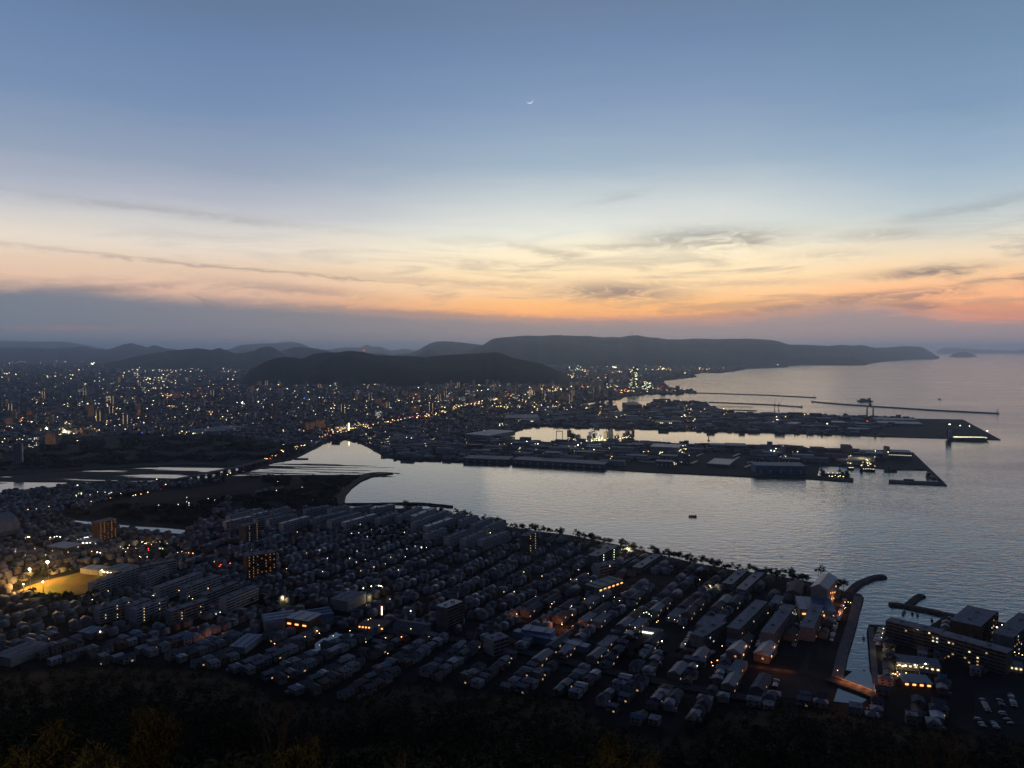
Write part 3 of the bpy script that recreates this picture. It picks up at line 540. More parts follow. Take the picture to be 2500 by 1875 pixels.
# near town landmarks
shed('workshop', lo3((10, 1205), (640, 1345), (660, 1315)), 6, 'very long blue workshop roof', roofs[5], W_blue, cat='workshop', group='halls in the near town')
shed('workshop', lo3((80, 1190), (340, 1225), (350, 1180)), 8, 'pair of blue roofs with lit skylights', roofs[5], W_blue, cat='workshop', group='halls in the near town', litrow=(L_dim, 3))
shed('school_hall', lo3((745, 835), (960, 760), (820, 735)), 8, 'green roofed hall with striped white panels', roofs[6], 2, cat='hall', group='halls in the near town', litrow=(L_or, 6))
shed('fuel_station', lo3((1120, 1190), (1285, 1215), (1290, 1190)), 6, 'flat canopy with a bright white edge', roofs[4], 1, cat='fuel station', group='lit shops', litrow=(L_wh, 9))
shed('shop', lo1((700, 425), (830, 425), (830, 400)), 8, 'bright white lit shop', roofs[3], 1, cat='shop', group='lit shops', litrow=(L_wh, 4))
shed('gymnasium', lo1((885, 670), (1030, 690), (1075, 620)), 8, 'field side gymnasium with yellow lit windows', roofs[6], 0, cat='gymnasium', group='halls in the near town', litrow=(L_yel, 5))
shed('clubhouse', lo1((690, 665), (850, 685), (880, 640)), 6, 'pale flat roofed building at field edge', roofs[3], 1, cat='building', group='halls in the near town')
shed('supermarket', lo1((400, 470), (570, 490), (620, 440)), 8, 'grey supermarket with pale flat roof', roofs[3], 2, cat='shop', group='lit shops')
shed('restaurant', lo2((880, 1150), (1100, 1170), (1110, 1110)), 5, 'restaurant with red and orange lit front', roofs[2], 3, cat='restaurant', group='lit shops', litrow=(L_or, 8))
shed('town_hall', lo2((1180, 1150), (1440, 1190), (1500, 1140)), 7, 'long dark roofed hall with white walls', roofs[0], 1, cat='hall', group='halls in the near town', gable=2)
shed('school', lo2((640, 925), (790, 950), (860, 860)), 11, 'four storey school with pale walls', roofs[4], 1, cat='school', group='halls in the near town')
shed('orange_house', lo2((255, 1090), (450, 1120), (470, 1040)), 12, 'clinic with glowing orange windows', roofs[3], 3, cat='building', group='lit shops', litrow=(L_or, 3))
shed('workshop', bt3((-30, 290), (110, 312), (112, 290)), 6, 'long pale roofed shed above tiny gabled houses', roofs[4], 2, cat='workshop', group='halls in the near town')
shed('blue_hall', lo4((275, 1015), (590, 1040), (600, 930)), 11, 'T shaped hall with deep blue roof', roofs[5], 1, cat='hall', group='halls in the near town', litrow=(L_or, 4))
shed('restaurant', lo4((1110, 1470), (1490, 1520), (1490, 1450)), 6, 'flat roofed restaurant with strings of warm lamps', roofs[4], 2, cat='restaurant', group='lit shops', litrow=(L_yel2, 8))
shed('restaurant', lo4((1165, 1640), (1420, 1660), (1440, 1590)), 5, 'teal roofed annex with amber windows', roofs[5], 3, cat='restaurant', group='lit shops', litrow=(L_or, 4))
shed('shop', lo4((2080, 1500), (2200, 1520), (2230, 1480)), 5, 'corner shop with wide cream windows', roofs[4], 1, cat='shop', group='lit shops', litrow=(L_yel2, 3))
for q, t in [(((1975, 1335), (2115, 1345), (2115, 1225)), 'tall blue metal barn'), (((675, 1210), (790, 1225), (830, 1165)), 'teal roofed barn by street lamp')]:
    shed('barn', lo1(*q), 6, t, roofs[5], 1, cat='barn', group='halls in the near town')
shed('factory', lo1((-60, 1410), (90, 1440), (210, 1270)), 8, 'long white factory cut by left edge', roofs[4], 1, cat='factory', group='halls in the near town')
# gabled seaside tower block
def gabled(name, a, b, depth, h, gh, desc, roof, wall, lit=0, lm=L_dim, cat='apartment block', group='big blocks beside the canal mouth'):
    p, q = G(*a, 2+h), G(*b, 2+h); L = math.hypot(q[0]-p[0], q[1]-p[1]); rz = math.atan2(q[1]-p[1], q[0]-p[0]); cx, cy = (p[0]+q[0])/2, (p[1]+q[1])/2
    r = empty(name, cx, cy, rz); MB().box(0, 0, 0, L, depth, h).gable(0, 0, h-.02, L, depth, gh-.3, m=0, over=-.3).build('wall', [walls[wall]], r); MB().gable(0, 0, h+.05, L, depth, gh, over=.7).build('roof', [roofs[roof]], r)
    for k in range(lit): MB().box(-L/2-.1, (k % 2)*3-1.5, 3+3*(k//2), .3, 1.6, 1.5, bottom=True).build('lit_window', [lm], r)
    for k in range(lit*2): MB().box(-L/2+(k+1)*L/(lit*2+1), -depth/2-.15, 3+(k*37 % 5)*2.6, 1.6, .3, 1.4, bottom=True).build('lit_window', [L_or], r)
    later(r, desc, cat, group, cx, cy)
    EXC.append([(cx-L/2-5, cy-depth), (cx+L/2+5, cy-depth), (cx+L/2+5, cy+depth), (cx-L/2-5, cy+depth)])
p = lo4((440, 835), (525, 735)); gabled('gabled_block', p[0], p[1], 17, 22, 5, 'pale steep gabled tall block on the point', 3, 1, 4, L_yel)
p = lo4((215, 870), (255, 780)); gabled('gabled_block', p[0], p[1], 14, 8, 3, 'brown gabled block with one pale eave', 2, 0, 0)
for a, b, t in [((480, 265), (540, 195), 'cream gabled house by orange street'), ((300, 250), (350, 195), 'pale gabled house above orange street')]:
    p = bt3(a, b); gabled('gabled_house', p[0], p[1], 13, 7, 4, t, 3, 0, 1, L_dim, 'house', 'large gabled houses')
# barrel roofed blue halls
def barrel(name, u, v, Lx, Ly, h, rz, desc, bays=3, roof=None):
    x, y = G(u, v, 2); r = empty(name, x, y, rz); MB().box(0, 0, 0, Lx, Ly, h).build('wall', [walls[1]], r)
    for k in range(bays):
        m = MB(); w_ = Lx/bays; x0 = -Lx/2+k*w_
        pr = [(x0+w_*(1-math.cos(math.pi*i/8))/2, h+math.sin(math.pi*i/8)*w_*.38) for i in range(9)]
        for (a, za), (b, zb) in zip(pr, pr[1:]): m.quadf([(a, -Ly/2-.4, za), (b, -Ly/2-.4, zb), (b, Ly/2+.4, zb), (a, Ly/2+.4, za)])
        m.quadf([(a, -Ly/2-.35, za) for a, za in pr]); m.quadf([(a, Ly/2+.35, za) for a, za in pr][::-1]); m.build('arched_roof', [roof or roofs[5]], r)
    later(r, desc, 'hall', 'arched halls', x, y); EXC.append([(x-Lx/2-6, y-Ly/2-6), (x+Lx/2+6, y-Ly/2-6), (x+Lx/2+6, y+Ly/2+6), (x-Lx/2-6, y+Ly/2+6)])
p = lo2((200, 1160), (520, 1130)); barrel('arched_hall', *p[0], 26, 30, 8, R(-65), 'pale triple arched hall left of clinic', 3, roofs[3]); barrel('arched_hall', *p[1], 26, 30, 8, R(-65), 'blue triple arched hall right of clinic', 3)
p = lo1((20, 350), (0, 0)); barrel('arched_hall', p[0][0]-25, p[0][1]+4, 60, 50, 6, R(-30), 'big domed grey hall cut by left edge', 1, roofs[4])
p = u3((1290, 600), (0, 0)); barrel('arched_hall', *p[0], 90, 60, 6, R(-10), 'wide pale domed hall at the ferry pier', 1, roofs[4])
# ---------------------------------------------------------------- zones without houses
excl([(0, 1110), (150, 1075), (280, 1062), (520, 1058), (640, 1078), (770, 1092), (700, 1128), (620, 1142), (0, 1165)])
excl([(198, 1240), (285, 1214), (400, 1196), (520, 1180), (640, 1170), (700, 1190), (560, 1212), (430, 1235), (290, 1250), (215, 1252)])
excl([(640, 1160), (905, 1150), (910, 1170), (850, 1240), (700, 1245), (560, 1250), (560, 1215), (700, 1195)])
excl([(150, 1262), (470, 1290), (560, 1215), (300, 1240), (150, 1250)]); excl([(150, 1262), (470, 1288), (450, 1306), (190, 1282)])
excl([(30, 1450), (60, 1415), (190, 1388), (275, 1398), (255, 1425), (240, 1458), (120, 1464)])
excl([(745, 1598), (750, 1575), (785, 1553), (822, 1537), (900, 1540), (905, 1552), (830, 1566), (765, 1603)])
excl([(1520, 1420), (1560, 1396), (1662, 1410), (1645, 1436), (1600, 1436)])
excl([(2040, 1720), (2045, 1640), (2075, 1530), (2105, 1455), (2140, 1455), (2135, 1600), (2155, 1720)])
for L in ([(2045, 1452), (2120, 1452), (2060, 1700), (2000, 1700)], [(840, 1530), (1150, 1570), (1500, 1650), (1900, 1720), (1900, 1708), (1500, 1636), (1150, 1560), (840, 1522)]): excl(L)
excl([(2380, 1650), (2600, 1640), (2600, 1800), (2370, 1790)]); excl([(2230, 1660), (2300, 1650), (2300, 1720), (2240, 1720)]); excl([(1870, 1655), (1990, 1675), (2000, 1705), (1880, 1695)]); excl([(1560, 1535), (1690, 1525), (1720, 1580), (1610, 1600)]); excl([(1830, 1570), (2060, 1560), (2050, 1700), (1830, 1650)])
# roads (sheets above the ground) and their markings
def ribbon(name, px, wd, z, m, th=.12):
    P_ = [G(u, v, z) for u, v in px]; Lf, Rt = [], []
    for i, p in enumerate(P_):
        a = P_[max(0, i-1)]; b = P_[min(len(P_)-1, i+1)]; d = math.hypot(b[0]-a[0], b[1]-a[1]) or 1
        n = (-(b[1]-a[1])/d*wd/2, (b[0]-a[0])/d*wd/2); Lf.append((p[0]+n[0], p[1]+n[1])); Rt.append((p[0]-n[0], p[1]-n[1]))
    return struct(link(name, prism(name, Lf+Rt[::-1], z-th, z, m)))
ROADS = [([(1900, 1636), (1960, 1642), (2010, 1653), (2050, 1668), (2090, 1682), (2140, 1702), (2230, 1730), (2400, 1790)], 11), ([(1250, 1520), (1330, 1535), (1420, 1560), (1520, 1583), (1640, 1600), (1760, 1615), (1900, 1636)], 8),
         ([(560, 1345), (480, 1352), (400, 1368), (520, 1390), (640, 1412), (760, 1425), (900, 1455), (1040, 1490), (1150, 1500), (1250, 1520)], 9), ([(0, 1330), (120, 1325), (260, 1332), (420, 1352), (560, 1372)], 10),
         ([(0, 1560), (200, 1545), (420, 1545), (600, 1545), (760, 1535), (900, 1548), (1100, 1585), (1400, 1640), (1700, 1705)], 7), ([(60, 1252), (180, 1240), (330, 1212), (470, 1180), (600, 1145), (660, 1122), (775, 1078), (823, 1060), (860, 1052), (908, 1043), (965, 1032), (1022, 1022), (1064, 1017), (1092, 1007), (1121, 997), (1163, 987), (1203, 978), (1300, 962), (1400, 950), (1500, 944)], 14),
         ([(1080, 1420), (1160, 1390), (1240, 1350), (1290, 1310)], 6), ([(1250, 1500), (1340, 1440), (1420, 1385), (1480, 1350)], 6), ([(1450, 1560), (1560, 1460), (1640, 1390)], 6), ([(1700, 1600), (1800, 1480), (1860, 1420)], 7), ([(1960, 1640), (1990, 1560), (2030, 1460)], 6)]
for i, (L, wd) in enumerate(ROADS): ribbon('road', L, wd, 2.16+.012*i, M_asph)
ribbon('rail_embankment', [(840, 1528), (1000, 1543), (1150, 1565), (1330, 1600), (1500, 1640), (1700, 1680), (1900, 1716)], 12, 3.4, M_rock, 1.3)
ribbon('canal_walk', [(2096, 1455), (2080, 1520), (2058, 1590), (2044, 1655)], 9, 2.5, M_conc, .5)
ribbon('canal_walk', [(2126, 1530), (2132, 1600), (2138, 1670)], 5, 2.5, M_conc, .5)
sheet_ = sheet('sports_field', [(46, 1443), (65, 1432), (119, 1415), (195, 1397), (262, 1404), (235, 1421), (227, 1446), (159, 1455), (113, 1451), (79, 1443)], 2.25, mat('mown_turf', (.16, .17, .045), .95, .3, .05, c2=(.26, .17, .06))); struct(sheet_)
for nm, L in (('parking_lot', [(1990, 1500), (2020, 1495), (2006, 1600), (1975, 1600)]), ('parking_lot', [(1935, 1500), (1960, 1500), (1945, 1600), (1910, 1600)]), ('parking_lot', [(2140, 1530), (2165, 1535), (2165, 1580), (2138, 1575)]), ('parking_lot', [(2400, 1560), (2440, 1530), (2480, 1545), (2440, 1590)]), ('parking_lot', [(1850, 1640), (1995, 1665), (2010, 1710), (1870, 1700)]), ('parking_lot', [(2380, 1680), (2500, 1680), (2500, 1770), (2380, 1760)])): struct(sheet(nm, L, 2.13, M_asph, .1))
# ---------------------------------------------------------------- small houses of the near town
def house_proto(kind, w_, d_, fl, roof, wall, rh=2.0, hip=0.0, ext=False, lit=False):
    r = empty('house', 0, -9000, 0); h = fl*2.8
    m = MB().box(0, 0, 0, w_, d_, h)
    if hip == 0 and kind != 'flat': m.gable(0, 0, h-.02, w_, d_, rh-.25, over=-.15)
    if ext: m.box(-w_*.32, -d_*.5-1.3, 0, w_*.36, 2.6, 2.6)
    addk(r, m.build('wall', [walls[wall]], r)); m = MB()
    if kind == 'flat': m.box(0, 0, h, w_+.3, d_+.3, .3); m.box(w_*.2, d_*.1, h+.3, 2, 2, 1)
    else: m.gable(0, 0, h+.03, w_, d_, rh, hip=hip, over=.55)
    if ext: m.gable(-w_*.32, -d_*.5-1.3, 2.62, w_*.36, 2.6, .7, hip=.6, over=.35)
    addk(r, m.build('roof', [roofs[roof]], r))
    for k, (x, f) in enumerate([(-w_*.25, 0), (w_*.22, 0), (-w_*.2, 1), (w_*.25, 1)][:2*min(fl, 2)]):
        for s_ in (-1, 1):
            li = lit and k == 1 and s_ < 0
            addk(r, MB().box(x, s_*(d_/2+.04), f*2.8+.9, 1.7, .08, 1.2, bottom=True).build('window', [L_dim if li else M_glass], r))
    for s_ in (-1, 1):
        addk(r, MB().box(s_*(w_/2+.04), 0, 1.0+(2.8 if fl > 1 else 0), .08, 1.5, 1.1, bottom=True).build('window', [M_glass], r))
    addk(r, MB().box(w_*.02, -d_/2-.05, 0, 1, .1, 2.1, bottom=True).build('door', [roofs[2]], r))
    return r
RN = ['dark tiled', 'grey tiled', 'brown tiled', 'pale metal', 'flat concrete', 'blue roofed', 'green roofed']; WN = ['cream', 'white', 'grey', 'brown']
PR = []
for kind, w_, d_, fl, roof, wall, rh, hip, ext, lit, n in [('g', 10, 8, 2, 0, 0, 2.2, 0, False, False, 5), ('h', 10, 8.5, 2, 1, 1, 2.2, .8, True, False, 5), ('g', 9, 7.5, 2, 1, 2, 2.0, 0, True, True, 4), ('h', 11, 9, 2, 0, 1, 2.4, .8, False, True, 4), ('g', 12, 8, 1, 2, 0, 2.4, 0, True, False, 2), ('g', 9, 8, 2, 3, 1, 1.4, 0, False, False, 2), ('flat', 10, 9, 2, 4, 1, 0, 0, False, False, 2), ('flat', 9, 8, 3, 4, 0, 0, 0, False, True, 1), ('h', 9.5, 8, 2, 2, 3, 2.2, .8, True, False, 2), ('g', 8, 8, 2, 5, 1, 1.8, 0, False, False, 1), ('g', 9, 7, 2, 6, 2, 1.8, 0, False, False, 1)]:
    t = {'g': 'gabled', 'h': 'hipped', 'flat': 'flat topped'}[kind]
    sz = 'one storey' if fl == 1 else ('three storey' if fl == 3 else 'two storey')
    rn = RN[roof] if kind != 'flat' else 'flat roofed'
    t = '' if kind == 'flat' else t
    PR.append((house_proto(kind, w_, d_, fl, roof, wall, rh, hip, ext, lit), ('lit ' if lit else '')+' '.join(f'{rn} {t} {WN[wall]} house'.split()), n, (w_, d_, fl, roof, wall, rh)))
# larger low apartment houses
for w_, roof, wall, gb in [(24, 1, 0, 1), (30, 0, 2, 1), (28, 4, 1, 0), (20, 2, 0, 1)]:
    r = empty('low_apartment', 0, -9000); h = 5.8; d_ = 10
    m = MB().box(0, 0, 0, w_, d_, h)
    if gb: m.gable(0, 0, h-.02, w_, d_, 2.2, over=-.2)
    addk(r, m.build('wall', [walls[wall]], r)); m = MB()
    (m.gable(0, 0, h+.03, w_, d_, 2.6, over=.5) if gb else m.box(0, 0, h, w_+.4, d_+.4, .4)); addk(r, m.build('roof', [roofs[roof]], r))
    for f in (0, 1):
        n = int(w_/4)
        for k in range(n): addk(r, MB().box(-w_/2+(k+.5)*w_/n, -d_/2-.05, f*2.9+.9, 1.8, .1, 1.3, bottom=True).build('window', [M_glass if (k*7+f*3) % 17 else L_dim], r))
        addk(r, MB().box(0, d_/2+.6, f*2.9-.05, w_, 1.2, 1.0, bottom=True).build('gallery', [walls[wall]], r))
    PR.append((r, f'long {RN[roof]} {WN[wall]} terrace', 0, (w_, d_, 2, roof, wall, 2.6)))
HP = [p for p in PR if p[2]]; AP = [p for p in PR if not p[2]]; HPW = [p for p in HP for _ in range(p[2])]
occ = set(); HS = []
bigz = pw([(1240, 1520), (1380, 1420), (1560, 1330), (1900, 1395), (2110, 1450), (2060, 1700), (1700, 1700), (1300, 1620)])
town = Cw; EDGE = [(-3000, 1640), (0, 1640), (300, 1622), (560, 1632), (650, 1665), (700, 1700), (850, 1712), (1000, 1665), (1250, 1690), (1400, 1705), (1450, 1755), (1560, 1795), (1680, 1785), (1740, 1730), (2000, 1725), (2150, 1760), (2400, 1800), (2700, 1810), (5000, 1810)]
def near_edge(x, y):
    u, v = PX(x, y); return y > 300 and v < np.interp(u, [e[0] for e in EDGE], [e[1] for e in EDGE])
org = G(1250, 1287, 2); bb = random.Random(5)
U0, U1 = -1500, 900
i = -140
while i < 130:
    u_ = i*12.2; i += 1
    if i % 3 == 2: continue                       # streets between pairs of rows
    w_ = -1000 - bb.random()*6
    while w_ < 900:
        x, y = org[0]+UV[0]*u_+WV[0]*w_, org[1]+UV[1]*u_+WV[1]*w_; w_ += 10.4+bb.random()*2.2
        if not (near_edge(x, y) and inpoly(x, y, town)): continue
        wp = mn.noise(Vector((x*.006, y*.006, 5))); wq = mn.noise(Vector((x*.006, y*.006, 9))); x += wp*16; y += wq*16; ja = mn.noise(Vector((x*.004, y*.004, 2)))*.5
        if not inpoly(x, y, town): continue
        a = inpoly(x, y, bigz)
        if not a and mn.noise(Vector((x*.02, y*.02, 1))) > .5: continue
        if int(math.floor(w_/85)) % 1 == 0 and abs((w_ % 85)) < 9: continue
        uu, vv = PX(x, y)
        if uu < -900 or uu > 2900: continue
        if vv < 1175: continue
        if bb.random() < .03 or not inpoly(x+UV[0]*9+WV[0]*9, y+UV[1]*9+WV[1]*9, town) or not inpoly(x+22*WV[0], y+22*WV[1], town): continue
        if not free(x, y) : continue
        if a and bb.random() < .38:
            if (round(x/17), round(y/17)) in occ: continue
            p = bb.choice(AP); ww = p[3][0]; HS.append((p, x+WV[0]*(ww/2-6), y+WV[1]*(ww/2-6), TA, vv, uu)); w_ += ww-8 + bb.random()*5
            occ.add((round(x/17), round(y/17)))
            continue
        p = bb.choice(HPW); HS.append((p, x+bb.uniform(-.8, .8), y+bb.uniform(-.8, .8), TA+ja+(math.pi/2 if bb.random() < .45 else 0)+bb.uniform(-.04, .04)+(math.pi if bb.random() < .5 else 0), vv, uu))
# bulk builder
def bulk(name, X, Y, Z, Wd, Dp, H, A, RH, wi, ri, mats, extra=None):
    n = len(X); c, s = np.cos(A), np.sin(A); V = np.zeros((n, 10, 3), np.float32)
    lx = np.array([-.5, .5, .5, -.5, -.5, .5, .5, -.5, -.5, .5]); ly = np.array([-.5, -.5, .5, .5, -.5, -.5, .5, .5, 0, 0])
    x = lx[None]*Wd[:, None]; y = ly[None]*Dp[:, None]
    V[:, :, 0] = X[:, None]+x*c[:, None]-y*s[:, None]; V[:, :, 1] = Y[:, None]+x*s[:, None]+y*c[:, None]
    V[:, 4:8, 2] = H[:, None]; V[:, 8:, 2] = (H+RH)[:, None]; V[:, :, 2] += Z[:, None]
    q = np.array([0, 1, 5, 4, 1, 2, 6, 5, 2, 3, 7, 6, 3, 0, 4, 7, 4, 5, 9, 8, 6, 7, 8, 9, 5, 6, 9, 7, 4, 8]); cnt = np.array([4, 4, 4, 4, 4, 4, 3, 3])
    li = (q[None]+np.arange(n)[:, None]*10).ravel(); ls = np.tile(cnt, n); st = np.concatenate([[0], np.cumsum(ls)[:-1]])
    mi = np.zeros((n, 8), np.int32); mi[:, :4] = wi[:, None]; mi[:, 4:6] = ri[:, None]; mi[:, 6:] = wi[:, None]
    me = bpy.data.meshes.new(name); me.vertices.add(n*10); me.vertices.foreach_set('co', V.ravel()); me.loops.add(len(li)); me.loops.foreach_set('vertex_index', li.astype(np.int32))
    me.polygons.add(len(ls)); me.polygons.foreach_set('loop_start', st.astype(np.int32)); me.polygons.foreach_set('loop_total', ls.astype(np.int32))
    for m in mats: me.materials.append(m)
    me.polygons.foreach_set('material_index', mi.ravel()); me.update(calc_edges=True); me.validate()
    return link(name, me)
inview = [h for h in HS if -20 < h[5] < 2520 and h[4] < 1830]
inview.sort(key=lambda h: -h[4]); idx = set(id(h) for h in inview[:560])
nh = na = 0; first = {}; rest = []
for h in sorted(HS, key=lambda h: -h[4]):
    p, x, y, a, vv, uu = h; isA = p[2] == 0
    if id(h) in idx and ((not isA and nh < 300) or (isA and na < 150)):
        o = first.get(id(p[0]))
        if o is None: o = p[0]; o.location = (x, y, 2); o.rotation_euler = (0, 0, a); first[id(o)] = o
        else: o = copy(p[0], x, y, a)
        if not isA: o.scale = (bb.uniform(.75, 1.12), bb.uniform(.78, 1.08), bb.uniform(.78, 1.05))
        later(o, p[1], 'house' if not isA else 'terrace', 'small houses of the near town' if not isA else 'two storey terraces near the canal', x, y)
        nh += not isA; na += isA
    else: rest.append(h)
for p in PR:
    if id(p[0]) not in first:
        for c in kids(p[0]): bpy.data.objects.remove(c)
        bpy.data.objects.remove(p[0])
R_ = np.array([(h[1], h[2], h[3]) + h[0][3] for h in rest], float)
bmats = walls+roofs
o = bulk('small_houses', R_[:, 0], R_[:, 1], np.full(len(R_), 2.0), R_[:, 3]*.9, R_[:, 4]*.92, R_[:, 5]*2.6, R_[:, 2], R_[:, 8]*.9, R_[:, 7].astype(int), 5+R_[:, 6].astype(int), bmats)
struct(o, 'stuff', 'dense rows of small tiled houses across the near town', 'houses')
# ---------------------------------------------------------------- the far city
city = Aw; cx_ = []; N_ = 150000
D_ = np.exp(rs.uniform(math.log(1900), math.log(13000), N_)); th = rs.uniform(-.72, .74, N_)
keep = rs.rand(N_) < np.clip((3000/D_)**-.55*.5, .15, 1)
X = D_*th; Y = D_; ok = inpoly(X, Y, city) & keep
for e in EXC: ok &= ~inpoly(X, Y, e)
excl([(2095, 1062), (2250, 1018), (2360, 1020), (2470, 1080), (2300, 1075)]); excl([(2165, 1120), (2230, 1095), (2330, 1195), (2150, 1185), (2160, 1140)]); excl([(1660, 1104), (1840, 1104), (1840, 1160), (1690, 1150)])
for e in EXC[-3:]: ok &= ~inpoly(X, Y, e)
isl = pw([(1225, 1070), (1250, 1056), (1320, 1038), (1560, 975), (1740, 985), (2460, 1075), (2330, 1190), (1250, 1135), (1000, 1125), (930, 1085), (1000, 1045), (1150, 1060)])
ind = inpoly(X, Y, isl)
X, Y, ind, D_ = X[ok], Y[ok], ind[ok], D_[ok]
hillp = pw([(590, 935), (1390, 915), (1300, 893), (640, 893)])
k2 = ~inpoly(X, Y, hillp); X, Y, ind, D_ = X[k2], Y[k2], ind[k2], D_[k2]
n = len(X); grid = 4.0
A_ = np.where(ind, R(-18), R(-20)+(rs.rand(n) < .5)*math.pi/2)+rs.normal(0, .05, n)
Wd = rs.uniform(8, 15, n)*(1+(D_ > 4500)*.7); Dp = rs.uniform(7, 11, n)*(1+(D_ > 4500)*.6); H = rs.uniform(4.5, 7.5, n)
mid = rs.rand(n) < .07; H[mid] = rs.uniform(9, 17, mid.sum()); Wd[mid] *= 1.6; Dp[mid] *= 1.2
RH = np.where((rs.rand(n) < .7) & ~mid, rs.uniform(1.2, 2.6, n), .05)
kp = ~ind | (rs.rand(n) < .45); Wd[ind] *= rs.uniform(1, 2.6, ind.sum()); Dp[ind] *= rs.uniform(1, 1.8, ind.sum()); RH[ind] *= .4
ins = lambda d: inpoly(X+d[0], Y+d[1], city)
for d in ((16, 0), (-16, 0), (0, 16), (0, -16)): kp &= ins(d) | (D_ > 4500)
X, Y, Wd, Dp, H, A_, RH, D_ = [q[kp] for q in (X, Y, Wd, Dp, H, A_, RH, D_)]; n = len(X)
o = bulk('city_buildings', X, Y, np.full(n, 2.0), Wd, Dp, H, A_, RH, rs.choice([0, 1, 1, 2, 2, 3], n), 5+rs.choice([0, 0, 1, 1, 1, 2, 3, 4, 4, 5], n), bmats)
struct(o, 'stuff', 'countless low roofs of the far city', 'city')
print('houses', nh, na, len(rest), 'city', n)
# city towers: individual things
def tower_proto(w_, d_, fl, wall, kind):
    r = empty('city_tower', 0, -9500); h = fl*3.1
    m = MB().box(0, 0, 0, w_, d_, h); addk(r, m.build('wall', [{'white': M_fw, 'dark': M_fd if wall == 2 else M_fp}.get(kind, walls[wall])], r))
    addk(r, MB().box(0, 0, h, w_+.6, d_+.6, .5).box(w_*.15, 0, h+.5, w_*.3, d_*.4, 3).build('roof', [roofs[4]], r))
    if kind == 'orange': addk(r, MB().box(0, -d_/2-.4, 1, w_-1, .6, h-1.5, bottom=True).build('corridor', [M_fo], r))
    if kind == 'column':
        for x in (-w_*.42, w_*.42): addk(r, MB().box(x, -d_/2-.5, 1, 1.7, .8, h-2, bottom=True).build('stairwell', [M_fc], r))
    return r
TP = []
for w_, d_, fl, wall, kind, t in [(24, 14, 13, 2, 'dark', 'grey unlit tower block'), (18, 16, 15, 1, 'dark', 'pale unlit tower block'), (30, 14, 11, 0, 'orange', 'broad block with orange corridor lights'), (20, 14, 14, 3, 'orange', 'brown tower with orange corridor lights'), (16, 14, 15, 2, 'column', 'slim tower with two lit stair columns'), (22, 15, 12, 1, 'white', 'pale tower with scattered white windows'), (34, 16, 9, 2, 'white', 'wide block with scattered lit windows'), (26, 15, 10, 1, 'dark', 'pale mid rise slab'), (14, 13, 12, 2, 'column', 'thin tower with bright edges')]:
    TP.append((tower_proto(w_, d_, fl, wall, kind), t))
fixed = [(u1((385, 690))[0], 4), (u1((262, 870))[0], 3), (u1((785, 850))[0], 3), (u1((855, 890))[0], 4), (u1((1205, 830))[0], 3), (u1((1700, 800))[0], 5), (u1((1695, 690))[0], 2), (u1((1828, 670))[0], 4), (u1((2178, 628))[0], 2), (u1((90, 910))[0], 2), (u1((410, 910))[0], 0), (u1((290, 1100))[0], 5), (u1((450, 1080))[0], 2),
         (u2((868, 705))[0], 3), (u2((1055, 735))[0], 2), (u2((1380, 805))[0], 2), (u2((468, 965))[0], 2), (u2((555, 950))[0], 2), (u2((1690, 720))[0], 3), (u2((1510, 800))[0], 4), (u2((2110, 730))[0], 2), (u2((1900, 520))[0], 4), (u2((90, 580))[0], 4), (u2((200, 580))[0], 3), (u2((545, 600))[0], 4), (u2((690, 580))[0], 5), (u2((985, 700))[0], 4), (u2((750, 810))[0], 4), (u1((160, 1240))[0], 1), (u2((1640, 1010))[0], 1)]
TL = []
for (u, v), k in fixed: x, y = G(u, v, 2); TL.append((x, y, k))
tr = random.Random(21); tries = 0
while len(TL) < 285 and tries < 20000:
    tries += 1
    if tr.random() < .62: u, v = tr.gauss(1270, 210), tr.uniform(925, 985)
    else: u, v = tr.uniform(0, 1250), tr.uniform(912, 1040)
    x, y = G(u, v, 2)
    if not inpoly(x, y, city) or inpoly(x, y, isl) or not free(x, y) or inpoly(x, y, hillp) or v > 1040-.04*u+30 or not inpoly(x+40, y-40, city): continue
    TL.append((x, y, tr.choice([0, 0, 0, 0, 1, 1, 1, 1, 2, 3, 4, 5, 5, 6, 7, 7, 7, 7, 7, 8])))
ft = {}
for x, y, k in TL:
    p, t = TP[k]; a = R(-8)+tr.uniform(-.5, .45)+math.atan2(-x, y)*.6
    if k in ft: o = copy(p, x, y, a)
    else: ft[k] = 1; o = p; o.location = (x, y, 2); o.rotation_euler = (0, 0, a)
    if len(ft) and k in ft: s_ = tr.uniform(.75, 1.12); o.scale = (1, 1, s_)
    later(o, t, 'tower block', 'tower blocks of the city', x, y)
# the harbour skyscraper: two shafts joined, with lit floors
def big_tower(name, u, v, parts, desc, lit, rz=R(-6)):
    x, y = G(u, v, 2); r = empty(name, x, y, rz); q = random.Random(3)
    for i, (ox, w_, d_, h) in enumerate(parts):
        b_ = MB().box(ox, 0, 0, w_, d_, h).box(ox, 0, h, w_*.5, d_*.5, 4).build('shaft', [walls[2]], r)
        n = int(h/4.2); k = max(2, int(w_/5))
        [MB().box(ox, -d_/2-.15, f*4.2+1.2, w_-1, .3, 2.1).build('window_band', [M_glass], b_) for f in range(0, n, 2)]
        for _ in range(min(45, int(n*k*lit))):
            MB().box(ox-w_/2+(q.randrange(k)+.5)*w_/k, -d_/2-.4, q.randrange(n)*4.2+1.2, w_/k*.85, .4, 2.0, bottom=True).build('lit_window', [q.choice([L_gr, L_wh, L_yel, L_dimw])], b_)
        MB().box(ox-w_/2+1, 0, h+.1, 1.4, 1.4, 1.6, bottom=True).build('beacon', [L_red], r)
    tag(r, desc, 'tower')
big_tower('skyscraper', 1545, 949, [(-16, 30, 34, 140), (18, 34, 34, 152)], 'tallest glass tower with greenish lit floors by the harbour', .13)
